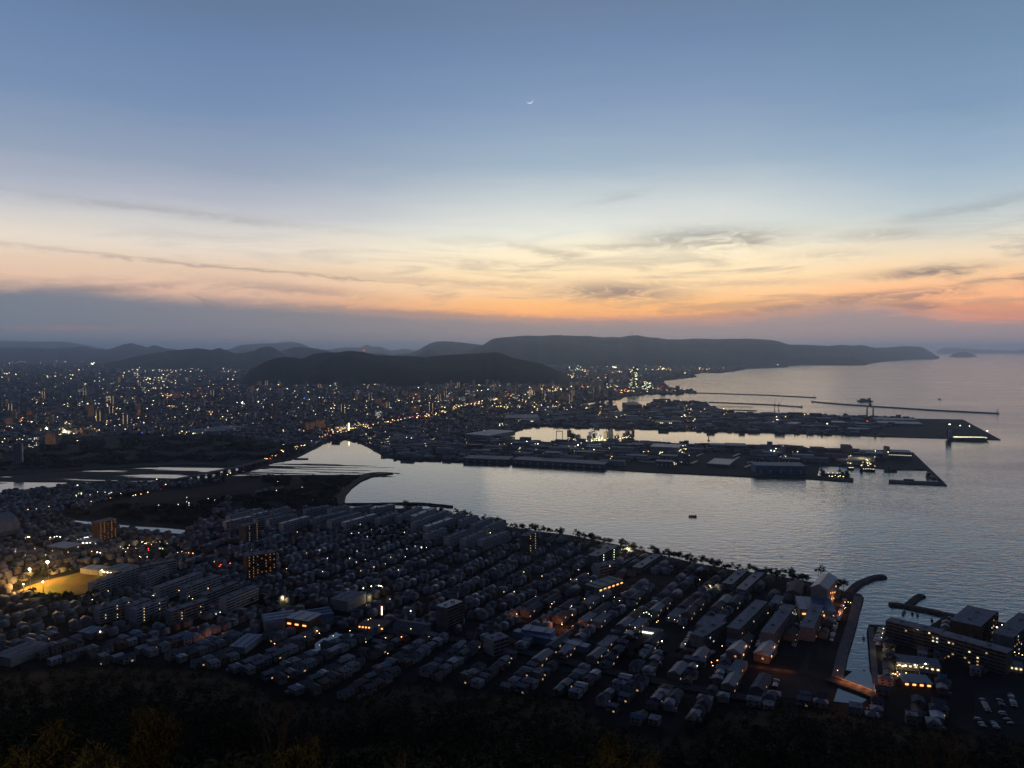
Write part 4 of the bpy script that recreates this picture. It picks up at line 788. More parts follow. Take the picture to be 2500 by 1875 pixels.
big_tower('hotel', 1581, 951, [(0, 75, 22, 58)], 'broad harbour hotel with vertical greenish lights', .25)
big_tower('office_tower', 1087, 932, [(-8, 20, 24, 105), (14, 22, 24, 112)], 'pale government tower with red beacons against the dark hill', .25)
big_tower('office_tower', 1330, 925, [(0, 34, 24, 96)], 'lit office tower at the right foot of the dark hill', .5)
big_tower('office_tower', 1480, 950, [(0, 26, 24, 85)], 'dark office tower left of the tallest glass tower', .06)
# ---------------------------------------------------------------- sheds on the two port islands
shp = []
for w_, d_, h, roof, wall, gb, t in [(46, 24, 9, 1, 2, 3, 'grey ridged port shed'), (60, 30, 10, 4, 1, 0, 'flat roofed pale port shed'), (36, 20, 8, 0, 2, 3, 'dark ridged port shed'), (50, 26, 9, 3, 1, 2, 'pale metal roofed port shed'), (40, 28, 12, 1, 2, 0, 'grey boxy port warehouse')]:
    r = empty('port_shed', 0, -9700); addk(r, MB().box(0, 0, 0, w_, d_, h).build('wall', [walls[wall]], r)); m = MB()
    (m.gable(0, 0, h+.03, w_, d_, gb) if gb else m.box(0, 0, h, w_+.5, d_+.5, .5)); addk(r, m.build('roof', [roofs[roof]], r))
    for k in range(4): addk(r, MB().box(-w_/2+(k+.5)*w_/4, -d_/2-.08, .1, w_/8, .15, h*.55, bottom=True).build('shutter_door', [roofs[3]], r))
    shp.append([r, t, False, w_, d_])
pts_ = []; tr = random.Random(9)
islA = pw([(1240, 1055), (1330, 1000), (1560, 1000), (1740, 990), (1880, 1012), (2130, 1022), (2130, 1052), (1880, 1046), (1560, 1034), (1330, 1030)])
islB = pw([(1000, 1110), (1180, 1080), (1560, 1086), (2090, 1104), (2220, 1120), (2180, 1135), (1990, 1130), (1840, 1150), (1500, 1136), (1100, 1118)])
t_ = 0
while len(pts_) < 150 and t_ < 9000:
    t_ += 1; u, v = tr.uniform(1000, 2230), tr.uniform(985, 1150); x, y = G(u, v, 2)
    if not (inpoly(x, y, islA) or inpoly(x, y, islB)) or not free(x, y): continue
    if not all(inpoly(x+a*34, y+b*34, city) for a, b in ((1, 0), (-1, 0), (0, 1), (0, -1))): continue
    if any(abs((x-a)*.95-(y-b)*.31) < 62 and abs((x-a)*.31+(y-b)*.95) < 36 for a, b in pts_): continue
    pts_.append((x, y)); q = tr.choice(shp)
    if q[2]: o = copy(q[0], x, y, R(-18))
    else: q[2] = True; o = q[0]; o.location = (x, y, 2); o.rotation_euler = (0, 0, R(-18))
    later(o, q[1], 'shed', 'sheds on the port islands', x, y)
# ---------------------------------------------------------------- breakwaters, jetties, bridge
def wall_line(name, px, wd, h, m, label, cat='breakwater', z0=-1.5, taper=.55):
    P_ = [G(u, v, 1.0) for u, v in px]; mb = MB(); n = len(P_); ring = []
    for i, p in enumerate(P_):
        a = P_[max(0, i-1)]; b = P_[min(n-1, i+1)]; d = math.hypot(b[0]-a[0], b[1]-a[1]) or 1; nx, ny = -(b[1]-a[1])/d, (b[0]-a[0])/d
        k = len(mb.v); hh = h+(rnd.uniform(-.3, .3) if taper < 1 else 0)
        for s_, z in ((-.5, z0), (-.5*taper, hh), (.5*taper, hh), (.5, z0)): mb.v.append((p[0]+nx*s_*wd, p[1]+ny*s_*wd, z))
        ring.append(k)
    for a, b in zip(ring, ring[1:]):
        for j in range(3): mb.f.append((a+j, a+j+1, b+j+1, b+j)); mb.m.append(0)
    for k, rv in ((ring[0], 1), (ring[-1], -1)): mb.f.append(tuple([k, k+1, k+2, k+3][::rv])); mb.m.append(0)
    c = P_[0]; o = mb.build(name, [m]); tag(o, label, cat, 'breakwaters and jetties'); return o
wall_line('breakwater', [(1668, 959), (1720, 960), (1873, 965), (1930, 968), (1992, 971)], 14, 4.2, M_conc, 'northern harbour breakwater running out from the ferry pier', taper=.8)
wall_line('breakwater', [(1731, 982), (1873, 988), (1958, 994)], 14, 4.2, M_conc, 'short inner breakwater behind the far port island', taper=.8)
wall_line('breakwater', [(1983, 981), (2050, 987), (2124, 992), (2280, 1002), (2439, 1010)], 16, 4.8, M_conc, 'long outer breakwater with a beacon at its right end', taper=.8)
wall_line('breakwater', [(835, 1231), (908, 1230), (960, 1229), (993, 1229), (1030, 1230), (1050, 1231), (1080, 1234), (1104, 1237)], 9, 2.6, M_rock, 'thin curved breakwater reaching from the beach past the flats')
wall_line('jetty', [(718, 1120), (735, 1120), (752, 1120)], 8, 2.4, M_rock, 'short dark jetty on the estuary bank', 'jetty')
wall_line('rock_jetty', lo4((690, 880), (725, 845), (760, 812), (800, 785), (840, 770), (880, 752), (930, 738), (1000, 732)), 15, 2.8, M_rock, 'curved rock jetty at the left side of the canal mouth', 'jetty', taper=.5)
wall_line('rock_jetty', lo4((1190, 990), (1240, 950), (1280, 915), (1325, 897)), 13, 2.6, M_rock, 'short slanting rock jetty forking from the long one', 'jetty', taper=.5)
wall_line('rock_jetty', lo4((1055, 975), (1120, 975), (1250, 1000), (1400, 1030), (1560, 1068), (1720, 1098)), 12, 2.8, M_rock, 'long dark jetty sheltering the small boat basin', 'jetty', taper=.6)
wall_line('pier', [(1737, 992), (1790, 993), (1839, 994)], 8, 3.4, M_metal, 'pier on piles right of the little port', 'pier', z0=2.0, taper=1)
wall_line('pier', [(1763, 1001), (1800, 1001), (1848, 1003)], 8, 3.0, M_metal, 'low dark pier in front of the piled one', 'pier', taper=1)
wall_line('sand_spit', [(560, 1168), (620, 1161), (700, 1160), (800, 1160), (880, 1160)], 7, 1.6, M_silt, 'dark silt spit along the estuary', 'spit', taper=.3)
wall_line('sand_spit', [(900, 1154), (925, 1152), (950, 1153), (975, 1155)], 9, .7, M_silt, 'dark sandbar off the beach', 'spit', taper=.3)
def beacon(u, v, h, label, c=M_white):
    x, y = G(u, v, 3); r = empty('beacon', x, y, 0, 2.5); MB().cyl((0, 0, 0), (0, 0, h), 2.0, 1.4, 8).build('tower', [c], r); MB().cyl((0, 0, h), (0, 0, h+2.4), 1.3, 1.1, 8).build('lantern', [M_metal], r); tag(r, label, 'harbour beacon', 'harbour beacons')
beacon(1989, 970, 11, 'beacon at the tip of the northern harbour breakwater'); beacon(1984, 981, 9, 'beacon at the left end of the long outer breakwater'); beacon(2435, 1009, 15, 'tall beacon at the right end of long outer breakwater'); beacon(1957, 993, 6, 'small beacon ending the short inner breakwater')
# river bridge with piers
br = [(440, 1167), (475, 1160), (512, 1152), (550, 1145), (588, 1137), (622, 1128), (650, 1120)]; P_ = [G(u, v, 9) for u, v in br]
bx, by = P_[0]; r = empty('river_bridge', bx, by, 0, 0); m = MB()
for a, b in zip(P_, P_[1:]):
    d = math.hypot(b[0]-a[0], b[1]-a[1]); m.box((a[0]+b[0])/2-bx, (a[1]+b[1])/2-by, 7, d+2, 16, 1.6, math.atan2(b[1]-a[1], b[0]-a[0]), bottom=True)
m.build('deck', [M_conc], r)
for t in range(13):
    s_ = t/12*(len(P_)-1); i0 = min(len(P_)-2, int(s_)); f = s_-i0; x, y = P_[i0][0]*(1-f)+P_[i0+1][0]*f, P_[i0][1]*(1-f)+P_[i0+1][1]*f
    MB().box(x-bx, y-by, -1.5, 3.5, 12, 8.6, math.atan2(P_[i0+1][1]-P_[i0][1], P_[i0+1][0]-P_[i0][0])).build('pier', [M_conc], r)
tag(r, 'long dark road bridge on piers across the tidal river', 'bridge')
# canal bridge deck lit orange
x, y = G(2088, 1680, 3); r = empty('canal_bridge', x, y, math.atan2(*(lambda a, b: (b[1]-a[1], b[0]-a[0]))(G(2050, 1667, 3), G(2130, 1697, 3)))); MB().box(0, 0, .3, 46, 12, .9, bottom=True).build('deck', [M_asph], r)
for s_ in (-1, 1): MB().box(0, s_*6, 1.2, 46, .3, 1.0, bottom=True).build('railing', [M_metal], r)
tag(r, 'short street bridge over the canal glowing orange under a lamp', 'bridge')
# ---------------------------------------------------------------- the wooded hillside below the viewpoint
def foot(u): return np.interp(u, [e[0] for e in EDGE], [e[1]-4 for e in EDGE])
def yf(x, y=650.0):
    y = max(1.0, y); k = x/max(60.0, y); u = 1250+F*k*.93; u = max(-3000, min(5000, u)); v = float(foot(u)); return G(u, v, 2)[1]
def hz_(x, y):
    Y = yf(x, max(y, 250)); s = 1-y/Y
    if s <= 0: return 1.0+s*8
    s = min(s, 1.3)
    return 1.0+262*s**1.14+mn.fractal(Vector((x*.012, y*.012, 2)), .9, 2, 3)*7*min(1, s*4)
vs = []; fs = []; nx_, ny_ = 150, 100
for j in range(ny_+1):
    for i in range(nx_+1):
        y = -60+(730+60)*j/ny_; x = (i/nx_-.5)*1500
        vs.append((x, y, hz_(x, y) if y > -20 else hz_(x, -20)))
for j in range(ny_):
    for i in range(nx_):
        k = j*(nx_+1)+i; fs.append((k, k+1, k+nx_+2, k+nx_+1))
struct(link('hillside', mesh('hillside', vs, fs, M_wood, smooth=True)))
def leafcloud(cs, rad, n, size, seed, squash=.8, up=0.0):
    """numpy quads scattered in ellipsoids at centres cs"""
    r = np.random.RandomState(seed); m = len(cs); C_ = np.repeat(np.asarray(cs, float), n, 0); Rr = np.repeat(np.asarray(rad, float), n)
    d = r.normal(size=(m*n, 3)); d /= np.linalg.norm(d, axis=1)[:, None]; rr = r.uniform(.35, 1.05, m*n)[:, None]
    P_ = C_+d*rr*Rr[:, None]*np.array([1, 1, squash])
    a = r.normal(size=(m*n, 3)); a[:, 2] = a[:, 2]*.6+up; a /= np.linalg.norm(a, axis=1)[:, None]; b = np.cross(a, r.normal(size=(m*n, 3))); b /= np.linalg.norm(b, axis=1)[:, None]
    s = r.uniform(.6, 1.3, m*n)[:, None]*size; asp = 1.0 if up == 0 else 2.6
    return np.stack([P_-a*s*asp-b*s*.5, P_+a*s*asp-b*s*.5, P_+a*s*asp+b*s*.5, P_-a*s*asp+b*s*.5], 1)
def quads_mesh(name, Q, m):
    n = len(Q); me = bpy.data.meshes.new(name); me.vertices.add(n*4); me.vertices.foreach_set('co', Q.reshape(-1).astype(np.float32)); me.loops.add(n*4); me.loops.foreach_set('vertex_index', np.arange(n*4, dtype=np.int32))
    me.polygons.add(n); me.polygons.foreach_set('loop_start', np.arange(n, dtype=np.int32)*4); me.polygons.foreach_set('loop_total', np.full(n, 4, np.int32)); me.materials.append(m); me.update(calc_edges=True); return me
fr_ = random.Random(4); cs = []; rad = []
while len(cs) < 6500:
    v = fr_.uniform(1610, 1990)**1.0; u = fr_.uniform(-300, 2800)
    if v < foot(u): continue
    # march the ray until it meets the slope
    x0, y0, w0 = ray(u, v); t = 40.0
    while t < 900 and CH+w0*t > hz_(x0*t, y0*t)+3: t += 4
    x, y = x0*t+fr_.uniform(-5, 5), y0*t+fr_.uniform(-5, 5)
    z = hz_(x, y); r = fr_.uniform(1.8, 4.2); cs.append((x, y, z+r*.9)); rad.append(r)
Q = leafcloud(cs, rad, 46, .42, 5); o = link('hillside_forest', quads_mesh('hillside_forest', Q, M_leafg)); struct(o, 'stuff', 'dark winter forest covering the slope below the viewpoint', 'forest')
# ---------------------------------------------------------------- trees
def branches(mb, p, d, L, r, dep, q, tips, spread=.55, m=0, seg=4, keep=1.0):
    p = Vector(p); d = Vector(d).normalized(); e = p+d*L; mb.cyl(p, e, r, r*.62, seg, m)
    if dep == 0: tips.append(tuple(e)); return
    for k in range(q.choice([2, 3, 3])):
        nd = d+Vector((q.uniform(-1, 1), q.uniform(-1, 1), q.uniform(-.25, .7)))*spread
        branches(mb, p+d*L*q.uniform(.55, 1), nd, L*q.uniform(.6, .82), r*.6, dep-1, q, tips, spread, m, max(3, seg-1))
def tree_proto(name, H, seed, kind):
    r = empty(name, 0, -9900); q = random.Random(seed); mb = MB(); tips = []
    if kind == 'pine':
        mb.cyl((0, 0, 0), (q.uniform(-.5, .5), q.uniform(-.5, .5), H*.6), .28, .18, 6); b0 = (0, 0, H*.45)
        for k in range(6):
            t = q.uniform(0, 6.28); z = H*q.uniform(.4, .78); e = (math.cos(t)*H*.28, math.sin(t)*H*.28, z+H*.1); mb.cyl((0, 0, z), e, .12, .05, 4); tips.append(e)
        tips += [(0, 0, H*.9), (q.uniform(-.6, .6), q.uniform(-.6, .6), H*.75)]
        Q = leafcloud(tips, [H*q.uniform(.14, .22) for _ in tips], 42, .42, seed, .6); M_ = M_pine
    elif kind == 'round':
        mb.cyl((0, 0, 0), (0, 0, H*.45), .3, .2, 6)
        for k in range(5):
            t = q.uniform(0, 6.28); e = (math.cos(t)*H*.25, math.sin(t)*H*.25, H*q.uniform(.5, .75)); mb.cyl((0, 0, H*.4), e, .13, .05, 4); tips.append(e)
        tips.append((0, 0, H*.8)); Q = leafcloud(tips, [H*q.uniform(.2, .28) for _ in tips], 50, .5, seed, .8); M_ = M_leafg
    elif kind == 'bare':
        branches(mb, (0, 0, 0), (q.uniform(-.1, .1), q.uniform(-.1, .1), 1), H*.3, .2, 5, q, tips, .5); Q = None
    else:                                                   # shaggy winter tree with long dull leaves
        branches(mb, (0, 0, 0), (0, 0, 1), H*.27, .22, 4, q, tips, .42)
        mid = [(x*.8, y*.8, z*.8) for x, y, z in tips[::2]]; low = [(q.uniform(-1, 1)*H*.2, q.uniform(-1, 1)*H*.2, H*q.uniform(.2, .5)) for _ in range(20)]
        A_ = tips+mid+low; Q = leafcloud(A_, [H*.075 for _ in A_], 60, .07, seed, 1.6, .9); M_ = M_leaf
    addk(r, mb.build('trunk', [M_bark], r))
    if Q is not None: addk(r, link('crown', quads_mesh('crown', Q, M_), r))
    return r
def place_all(protos, spots, cat, group, sc=(.8, 1.25), z=2.0):
    used = set(); q = random.Random(31)
    for i, (x, y) in enumerate(spots):
        k = q.randrange(len(protos)); p, t = protos[k]; a = q.uniform(0, 6.28); s = q.uniform(*sc)
        if k in used: o = copy(p, x, y, a, z)
        else: used.add(k); o = p; o.location = (x, y, z); o.rotation_euler = (0, 0, a)
        o.scale = (s, s, s*q.uniform(.9, 1.15)); later(o, t, cat, group, x, y)
    for k, (p, t) in enumerate(protos):
        if k not in used:
            for c in kids(p): bpy.data.objects.remove(c)
            bpy.data.objects.remove(p)
pines = [(tree_proto('pine_tree', 10, 1, 'pine'), 'broad dark pine'), (tree_proto('pine_tree', 12, 2, 'pine'), 'tall ragged pine'), (tree_proto('pine_tree', 8, 3, 'pine'), 'short bushy pine'), (tree_proto('pine_tree', 11, 6, 'pine'), 'leaning open pine')]
sh = [(985, 1240), (1050, 1247), (1121, 1260), (1192, 1276), (1250, 1292), (1307, 1300), (1392, 1311), (1454, 1323), (1533, 1340), (1618, 1361), (1703, 1380), (1788, 1396), (1873, 1406), (1934, 1417), (1975, 1424)]
sp_ = []; q = random.Random(8)
for i in range(len(sh)-1):
    for k in range(13):
        t = q.random(); u = sh[i][0]*(1-t)+sh[i+1][0]*t; v = sh[i][1]*(1-t)+sh[i+1][1]*t+q.uniform(-1, 4.5); sp_.append(G(u, v, 2))
sp_ += [G(u, v, 2) for u, v in [(1622, 1362), (1627, 1366), (1635, 1366), (1660, 1370), (1552, 1345), (1700, 1382), (1738, 1388), (1742, 1390), (1463, 1325), (2040, 1436), (2048, 1440), (2055, 1444), (2060, 1443), (2044, 1446), (1998, 1406), (2004, 1408), (1120, 1262), (1126, 1262)]]
place_all(pines, sp_, 'pine tree', 'pines along the town shore')
rounds = [(tree_proto('broadleaf_tree', 7, 11, 'round'), 'dark rounded tree'), (tree_proto('broadleaf_tree', 9, 12, 'round'), 'tall leafy tree'), (tree_proto('broadleaf_tree', 6, 13, 'round'), 'small dark tree')]
sp_ = []
def scat(poly, n, dv=None):
    P_ = poly; us = [p[0] for p in P_]; vs_ = [p[1] for p in P_]; c = 0; g = 0
    while c < n and g < n*60:
        g += 1; u, v = q.uniform(min(us), max(us)), q.uniform(min(vs_), max(vs_))
        if inpoly(u, v, P_): sp_.append(G(u, v, 2)); c += 1
for P_, n in [([(40, 1458), (80, 1448), (113, 1456), (159, 1461), (227, 1452), (250, 1470), (120, 1475)], 34), ([(30, 1440), (60, 1408), (190, 1385), (188, 1391), (66, 1420), (48, 1442)], 22), ([(850, 1275), (990, 1282), (1010, 1320), (860, 1318)], 36), ([(1650, 1395), (1760, 1405), (1770, 1440), (1640, 1432)], 26), ([(560, 1450), (740, 1465), (720, 1490), (560, 1480)], 22), ([(2165, 1590), (2200, 1590), (2190, 1660), (2160, 1655)], 10), ([(1700, 1600), (1440, 1560), (1500, 1610), (1560, 1625)], 12), ([(1480, 1590), (1560, 1600), (1560, 1620), (1480, 1612)], 8)]: scat(P_, n)
place_all(rounds, sp_, 'tree', 'trees of the near town', (.7, 1.15))
M_scrub = mat('dry_scrub', (.085, .085, .07), .95, .5, .02)
# far woods: masses nobody could count
cs = []; rad = []; q = random.Random(77)
for P_, n in [([(0, 1118), (150, 1080), (280, 1070), (520, 1064), (640, 1084), (765, 1094), (700, 1120), (620, 1132), (460, 1126), (0, 1150)], 3600), ([(160, 1255), (300, 1232), (430, 1234), (560, 1212), (700, 1195), (835, 1165), (820, 1238), (560, 1252), (470, 1283), (330, 1270)], 2200), ([(640, 1161), (850, 1164), (880, 1162), (830, 1200), (640, 1185)], 700), ([(60, 1250), (200, 1225), (330, 1195), (600, 1164), (640, 1166), (420, 1190), (200, 1236)], 500)]:
    us = [p[0] for p in P_]; vs_ = [p[1] for p in P_]; c = 0
    while c < n:
        u, v = q.uniform(min(us), max(us)), q.uniform(min(vs_), max(vs_))
        if not inpoly(u, v, P_) or mn.noise(Vector((u*.02, v*.09, 3))) < -.12: continue
        x, y = G(u, v, 2); r = q.uniform(1.8, 4.2); cs.append((x, y, 2+r*.6)); rad.append(r); c += 1
o = link('riverside_woods', quads_mesh('riverside_woods', leafcloud(cs, rad, 12, 1.4, 9, .6), M_scrub)); struct(o, 'stuff', 'dark woods and scrub on both banks of the tidal river', 'woods')
# foreground trees: (crown top pixel, distance, kind)
def near_tree(u, v, Y, kind, label, seed, name='hillside_tree'):
    x, y, z = GY(u, v, Y); g = hz_(x, y)-.5; H = max(4.0, z-g); p = tree_proto(name, 10, seed, kind); p.location = (x, y, g); s = H/10.5; p.scale = (min(s, 1.7), min(s, 1.7), s); tag(p, label, 'tree', 'trees on the near slope')
NTs = [(224, 1688, 75, 'shaggy', 'pointed olive brown tree near the lower left corner'), (350, 1632, 95, 'shaggy', 'tallest shaggy tree in the lower left foreground'), (60, 1672, 80, 'shaggy', 'brownish tree cut by the left edge'), (140, 1735, 62, 'shaggy', 'low tangled tree between the left edge and pointed one'), (300, 1745, 60, 'shaggy', 'dense brown tree at lower left behind twigs'), (430, 1760, 65, 'shaggy', 'ragged tree right of the tallest shaggy one'), (20, 1790, 50, 'shaggy', 'brown bush in the bottom left corner'), (230, 1800, 48, 'shaggy', 'wide brown bush along the bottom left edge'), (520, 1800, 60, 'shaggy', 'low brown tree on the bottom edge left of centre'),
       (680, 1628, 110, 'bare', 'leafless tree top left of centre before the pond'), (700, 1720, 80, 'shaggy', 'shaggy tree beneath the leafless one'), (790, 1770, 64, 'shaggy', 'right most brown tree of left foreground group'), (640, 1780, 60, 'shaggy', 'dull tree on the bottom edge below the pond'), (1010, 1745, 80, 'bare', 'bare branching twigs at the bottom centre'), (1270, 1800, 70, 'bare', 'short bare twigs right of bottom centre'),
       (1530, 1720, 85, 'shaggy', 'olive brown tree at the bottom right of centre'), (1470, 1815, 60, 'shaggy', 'low brown bush left of the olive tree'), (1575, 1790, 70, 'shaggy', 'low brown bush right of the olive tree'), (2240, 1640, 105, 'bare', 'tall bare tree before the long seaside block'), (2310, 1625, 110, 'bare', 'tallest bare tree on the right slope'), (2190, 1680, 100, 'bare', 'thin bare tree beside the canal end'), (2360, 1690, 95, 'bare', 'bare tree right of the tallest bare one'), (2480, 1765, 70, 'shaggy', 'leafy green brown tree in the bottom right corner'), (2420, 1800, 62, 'shaggy', 'rounded bush beside the bottom right corner'), (1830, 1800, 80, 'bare', 'bare twigs on the slope under the canal bridge'), (2080, 1790, 80, 'bare', 'bare tree on the slope below parked vans')]
for i, (u, v, Y, k, l) in enumerate(NTs): near_tree(u, v, Y, k, l, 100+i, {'shaggy': 'shaggy_tree', 'bare': 'bare_tree'}[k])
# ---------------------------------------------------------------- lights of the city
LMATS = {'y': em('city_yellow', (1, .84, .38), 6.5), 'w': em('city_white', (1, .86, .58), 5), 'o': em('city_orange', (1, .45, .15), 6), 'r': L_red, 'g': em('city_green', (.85, 1, .55), 5), 'b': L_bl, 'h': em('bright_lamp', (1, .93, .68), 15), 'm': em('city_amber', (1, .68, .30), 6.5)}
keys = list(LMATS)
lp = []; q = random.Random(99)
def addl(u, v, s, c, h=None):
    x, y = G(u, v, 2); k = 0
    while k < 26 and not (inpoly(x, y, Aw) or inpoly(x, y, Cw)):
        k += 2; x, y = G(u, v+k, 2)
    if k >= 26: return
    if k: h = k*y/F-3
    lp.append((x, y, 3+(h if h is not None else q.expovariate(.2)), s*.72*y/F, c))
def cluster(pt, ru, rv, n, cols, s=(.7, 2.0)):
    u0, v0 = pt
    for _ in range(n):
        u, v = u0+q.gauss(0, ru/3.53*.6), v0+q.gauss(0, rv/3.53*.6); addl(u, v, q.uniform(*s), q.choice(cols))
c1 = lambda x, y: u1((x, y))[0]
c2 = lambda x, y: u2((x, y))[0]
c3 = lambda x, y: u3((x, y))[0]
c4 = lambda x, y: u4((x, y))[0]
l1 = lambda x, y: lo1((x, y))[0]
l2 = lambda x, y: lo2((x, y))[0]
l3 = lambda x, y: lo3((x, y))[0]
l4 = lambda x, y: lo4((x, y))[0]
for p, ru, rv, n, cc in [(c1(1300, 520), 220, 30, 70, 'yyymw'), (c1(700, 745), 120, 25, 50, 'yyw'), (c1(330, 735), 60, 12, 16, 'yw'), (c1(560, 1000), 70, 25, 40, 'hyw'), (c1(790, 965), 90, 9, 24, 'mym'), (c1(150, 1060), 80, 25, 26, 'yyw'), (c1(100, 1120), 60, 12, 10, 'w'), (c1(230, 885), 80, 12, 28, 'oorm'), (c1(1480, 765), 50, 10, 16, 'orw'), (c1(1810, 825), 30, 15, 12, 'mo'), (c1(1660, 850), 50, 10, 14, 'yw'), (c1(1200, 900), 120, 12, 22, 'mwy'), (c1(1420, 450), 300, 28, 50, 'yywm'),
                         (c1(2030, 520), 45, 15, 16, 'ym'), (c1(1240, 450), 120, 15, 26, 'yw'), (c1(50, 480), 60, 15, 20, 'ym'), (c1(1450, 670), 80, 10, 15, 'ro'), (c1(1300, 610), 60, 8, 12, 'rom'), (c1(540, 500), 120, 12, 15, 'yw'), (c1(2080, 740), 30, 10, 8, 'wh'), (c1(1950, 870), 60, 30, 10, 'yy'), (c1(1700, 985), 250, 12, 20, 'yyw'), (c1(700, 440), 30, 8, 7, 'rom'), (c1(800, 385), 14, 6, 4, 'h'), (c1(1000, 390), 30, 7, 8, 'w'), (c1(1750, 445), 30, 5, 5, 'y'), (c1(2000, 450), 90, 15, 14, 'yw'), (c1(480, 860), 60, 20, 10, 'mw'), (c1(650, 850), 60, 10, 8, 'y'), (c1(600, 920), 40, 12, 9, 'wm'), (c1(100, 945), 80, 25, 10, 'wm'), (c1(380, 965), 20, 15, 5, 'h'), (c1(280, 910), 12, 8, 4, 'h'), (c1(1000, 600), 500, 200, 120, 'wymwog'), (c1(1100, 780), 600, 180, 110, 'wymwyb'), (c1(1600, 620), 300, 120, 70, 'wymro'),
                         (c2(880, 930), 60, 14, 26, 'ymm'), (c2(740, 980), 80, 10, 26, 'ymr'), (c2(600, 1015), 60, 8, 14, 'rom'), (c2(60, 725), 50, 9, 9, 'hw'), (c2(120, 775), 50, 12, 12, 'yw'), (c2(1440, 570), 150, 28, 34, 'ywrm'), (c2(1500, 690), 60, 40, 18, 'ywm'), (c2(1700, 570), 22, 5, 6, 'b'), (c2(410, 700), 22, 3, 4, 'b'), (c2(1682, 516), 22, 3, 7, 'gy'), (c2(1900, 570), 180, 45, 46, 'wmyg'), (c2(2100, 762), 130, 7, 34, 'yym'), (c2(2130, 630), 80, 20, 18, 'ywr'), (c2(220, 985), 40, 10, 10, 'mo'), (c2(380, 980), 45, 14, 14, 'ymr'), (c2(950, 635), 60, 6, 7, 'y'), (c2(520, 830), 50, 20, 9, 'y'), (c2(600, 735), 55, 6, 9, 'o'), (c2(2110, 930), 70, 25, 20, 'gwy'), (c2(1215, 715), 50, 10, 9, 'y'), (c2(1430, 715), 30, 6, 6, 'w'), (c2(660, 765), 26, 4, 5, 'm'), (c2(900, 620), 800, 80, 130, 'wymwo'), (c2(800, 780), 700, 80, 70, 'wymw'), (c2(1700, 650), 500, 90, 110, 'wwyor'), (c2(1150, 1050), 400, 60, 26, 'wyy'), (c2(2030, 700), 30, 22, 12, 'orw'),
                         (c3(560, 435), 60, 15, 34, 'yyg'), (c3(640, 445), 40, 15, 16, 'rom'), (c3(505, 492), 40, 10, 16, 'yo'), (c3(700, 510), 80, 25, 30, 'romr'), (c3(915, 462), 40, 10, 18, 'om'), (c3(1290, 430), 110, 8, 34, 'ym'), (c3(860, 590), 50, 18, 16, 'yw'), (c3(980, 628), 180, 12, 60, 'oomr'), (c3(1300, 615), 150, 10, 44, 'omr'), (c3(1650, 612), 30, 9, 14, 'my'), (c3(1720, 430), 150, 5, 22, 'mo'), (c3(870, 415), 26, 4, 5, 'h'), (c3(1605, 365), 10, 8, 4, 'mr'), (c3(1680, 398), 30, 4, 6, 'w'), (c3(955, 482), 12, 6, 4, 'h'), (c3(100, 680), 150, 40, 36, 'wmyg'), (c3(300, 590), 260, 60, 70, 'wmyrb'), (c3(240, 675), 8, 12, 5, 'r'), (c3(280, 685), 14, 4, 4, 'h'), (c3(20, 510), 30, 8, 8, 'y'), (c3(170, 520), 20, 12, 6, 'ow'), (c3(305, 520), 24, 10, 8, 'y'), (c3(525, 548), 12, 5, 4, 'b'), (c3(280, 748), 260, 16, 40, 'omw'), (c3(450, 790), 260, 40, 46, 'wym'), (c3(820, 730), 60, 15, 9, 'mw'), (c3(950, 850), 100, 25, 16, 'wwy'), (c3(760, 830), 40, 6, 8, 'm'), (c3(1650, 790), 200, 40, 30, 'wym'), (c3(1480, 850), 20, 10, 8, 'hm'), (c3(1550, 872), 50, 14, 14, 'wm'), (c3(1320, 725), 15, 5, 3, 'm'),
                         (c3(735, 1030), 50, 20, 40, 'gyw'), (c3(800, 1050), 80, 20, 18, 'yw'), (c3(570, 1062), 90, 16, 24, 'gw'), (c3(480, 1040), 60, 12, 12, 'yw'), (c3(980, 1010), 50, 14, 12, 'wm'), (c3(200, 1110), 180, 6, 9, 'h'), (c3(150, 1140), 140, 8, 14, 'ww'), (c3(600, 1128), 170, 8, 9, 'hy'), (c3(560, 1165), 160, 7, 16, 'yym'), (c3(1160, 1155), 40, 10, 5, 'rmg'), (c3(1290, 1170), 35, 8, 9, 'yw'), (c3(1450, 1165), 90, 16, 18, 'wy'), (c3(870, 1233), 30, 5, 6, 'm'), (c3(1400, 1255), 50, 12, 8, 'w'), (c3(2100, 860), 120, 25, 14, 'mmy'), (c4(60, 870), 50, 30, 8, 'mw'), (c4(80, 1155), 50, 8, 5, 'h'), (c4(180, 1165), 50, 7, 9, 'mm'), (c4(130, 1200), 50, 15, 8, 'w'), (c4(710, 1245), 40, 28, 22, 'ymw'), (c4(850, 1262), 60, 35, 30, 'ymw'), (c4(600, 1348), 60, 10, 9, 'y'), (c4(1560, 918), 4, 2, 1, 'h'), (c4(1655, 920), 4, 2, 1, 'h'), (c4(1740, 922), 4, 2, 1, 'h'), (c4(1895, 975), 4, 2, 1, 'h'), (c4(510, 905), 8, 10, 3, 'h'), (c4(78, 897), 5, 3, 1, 'h'), (c4(370, 860), 60, 18, 7, 'wm'), (c4(850, 1120), 60, 5, 3, 'h'), (c4(918, 1168), 8, 5, 2, 'h'), (c4(80, 400), 50, 3, 7, 'h'), (c4(855, 898), 4, 3, 1, 'r'), (c4(1150, 1140), 4, 3, 1, 'h')]:
    cluster(p, ru, rv, n, cc)
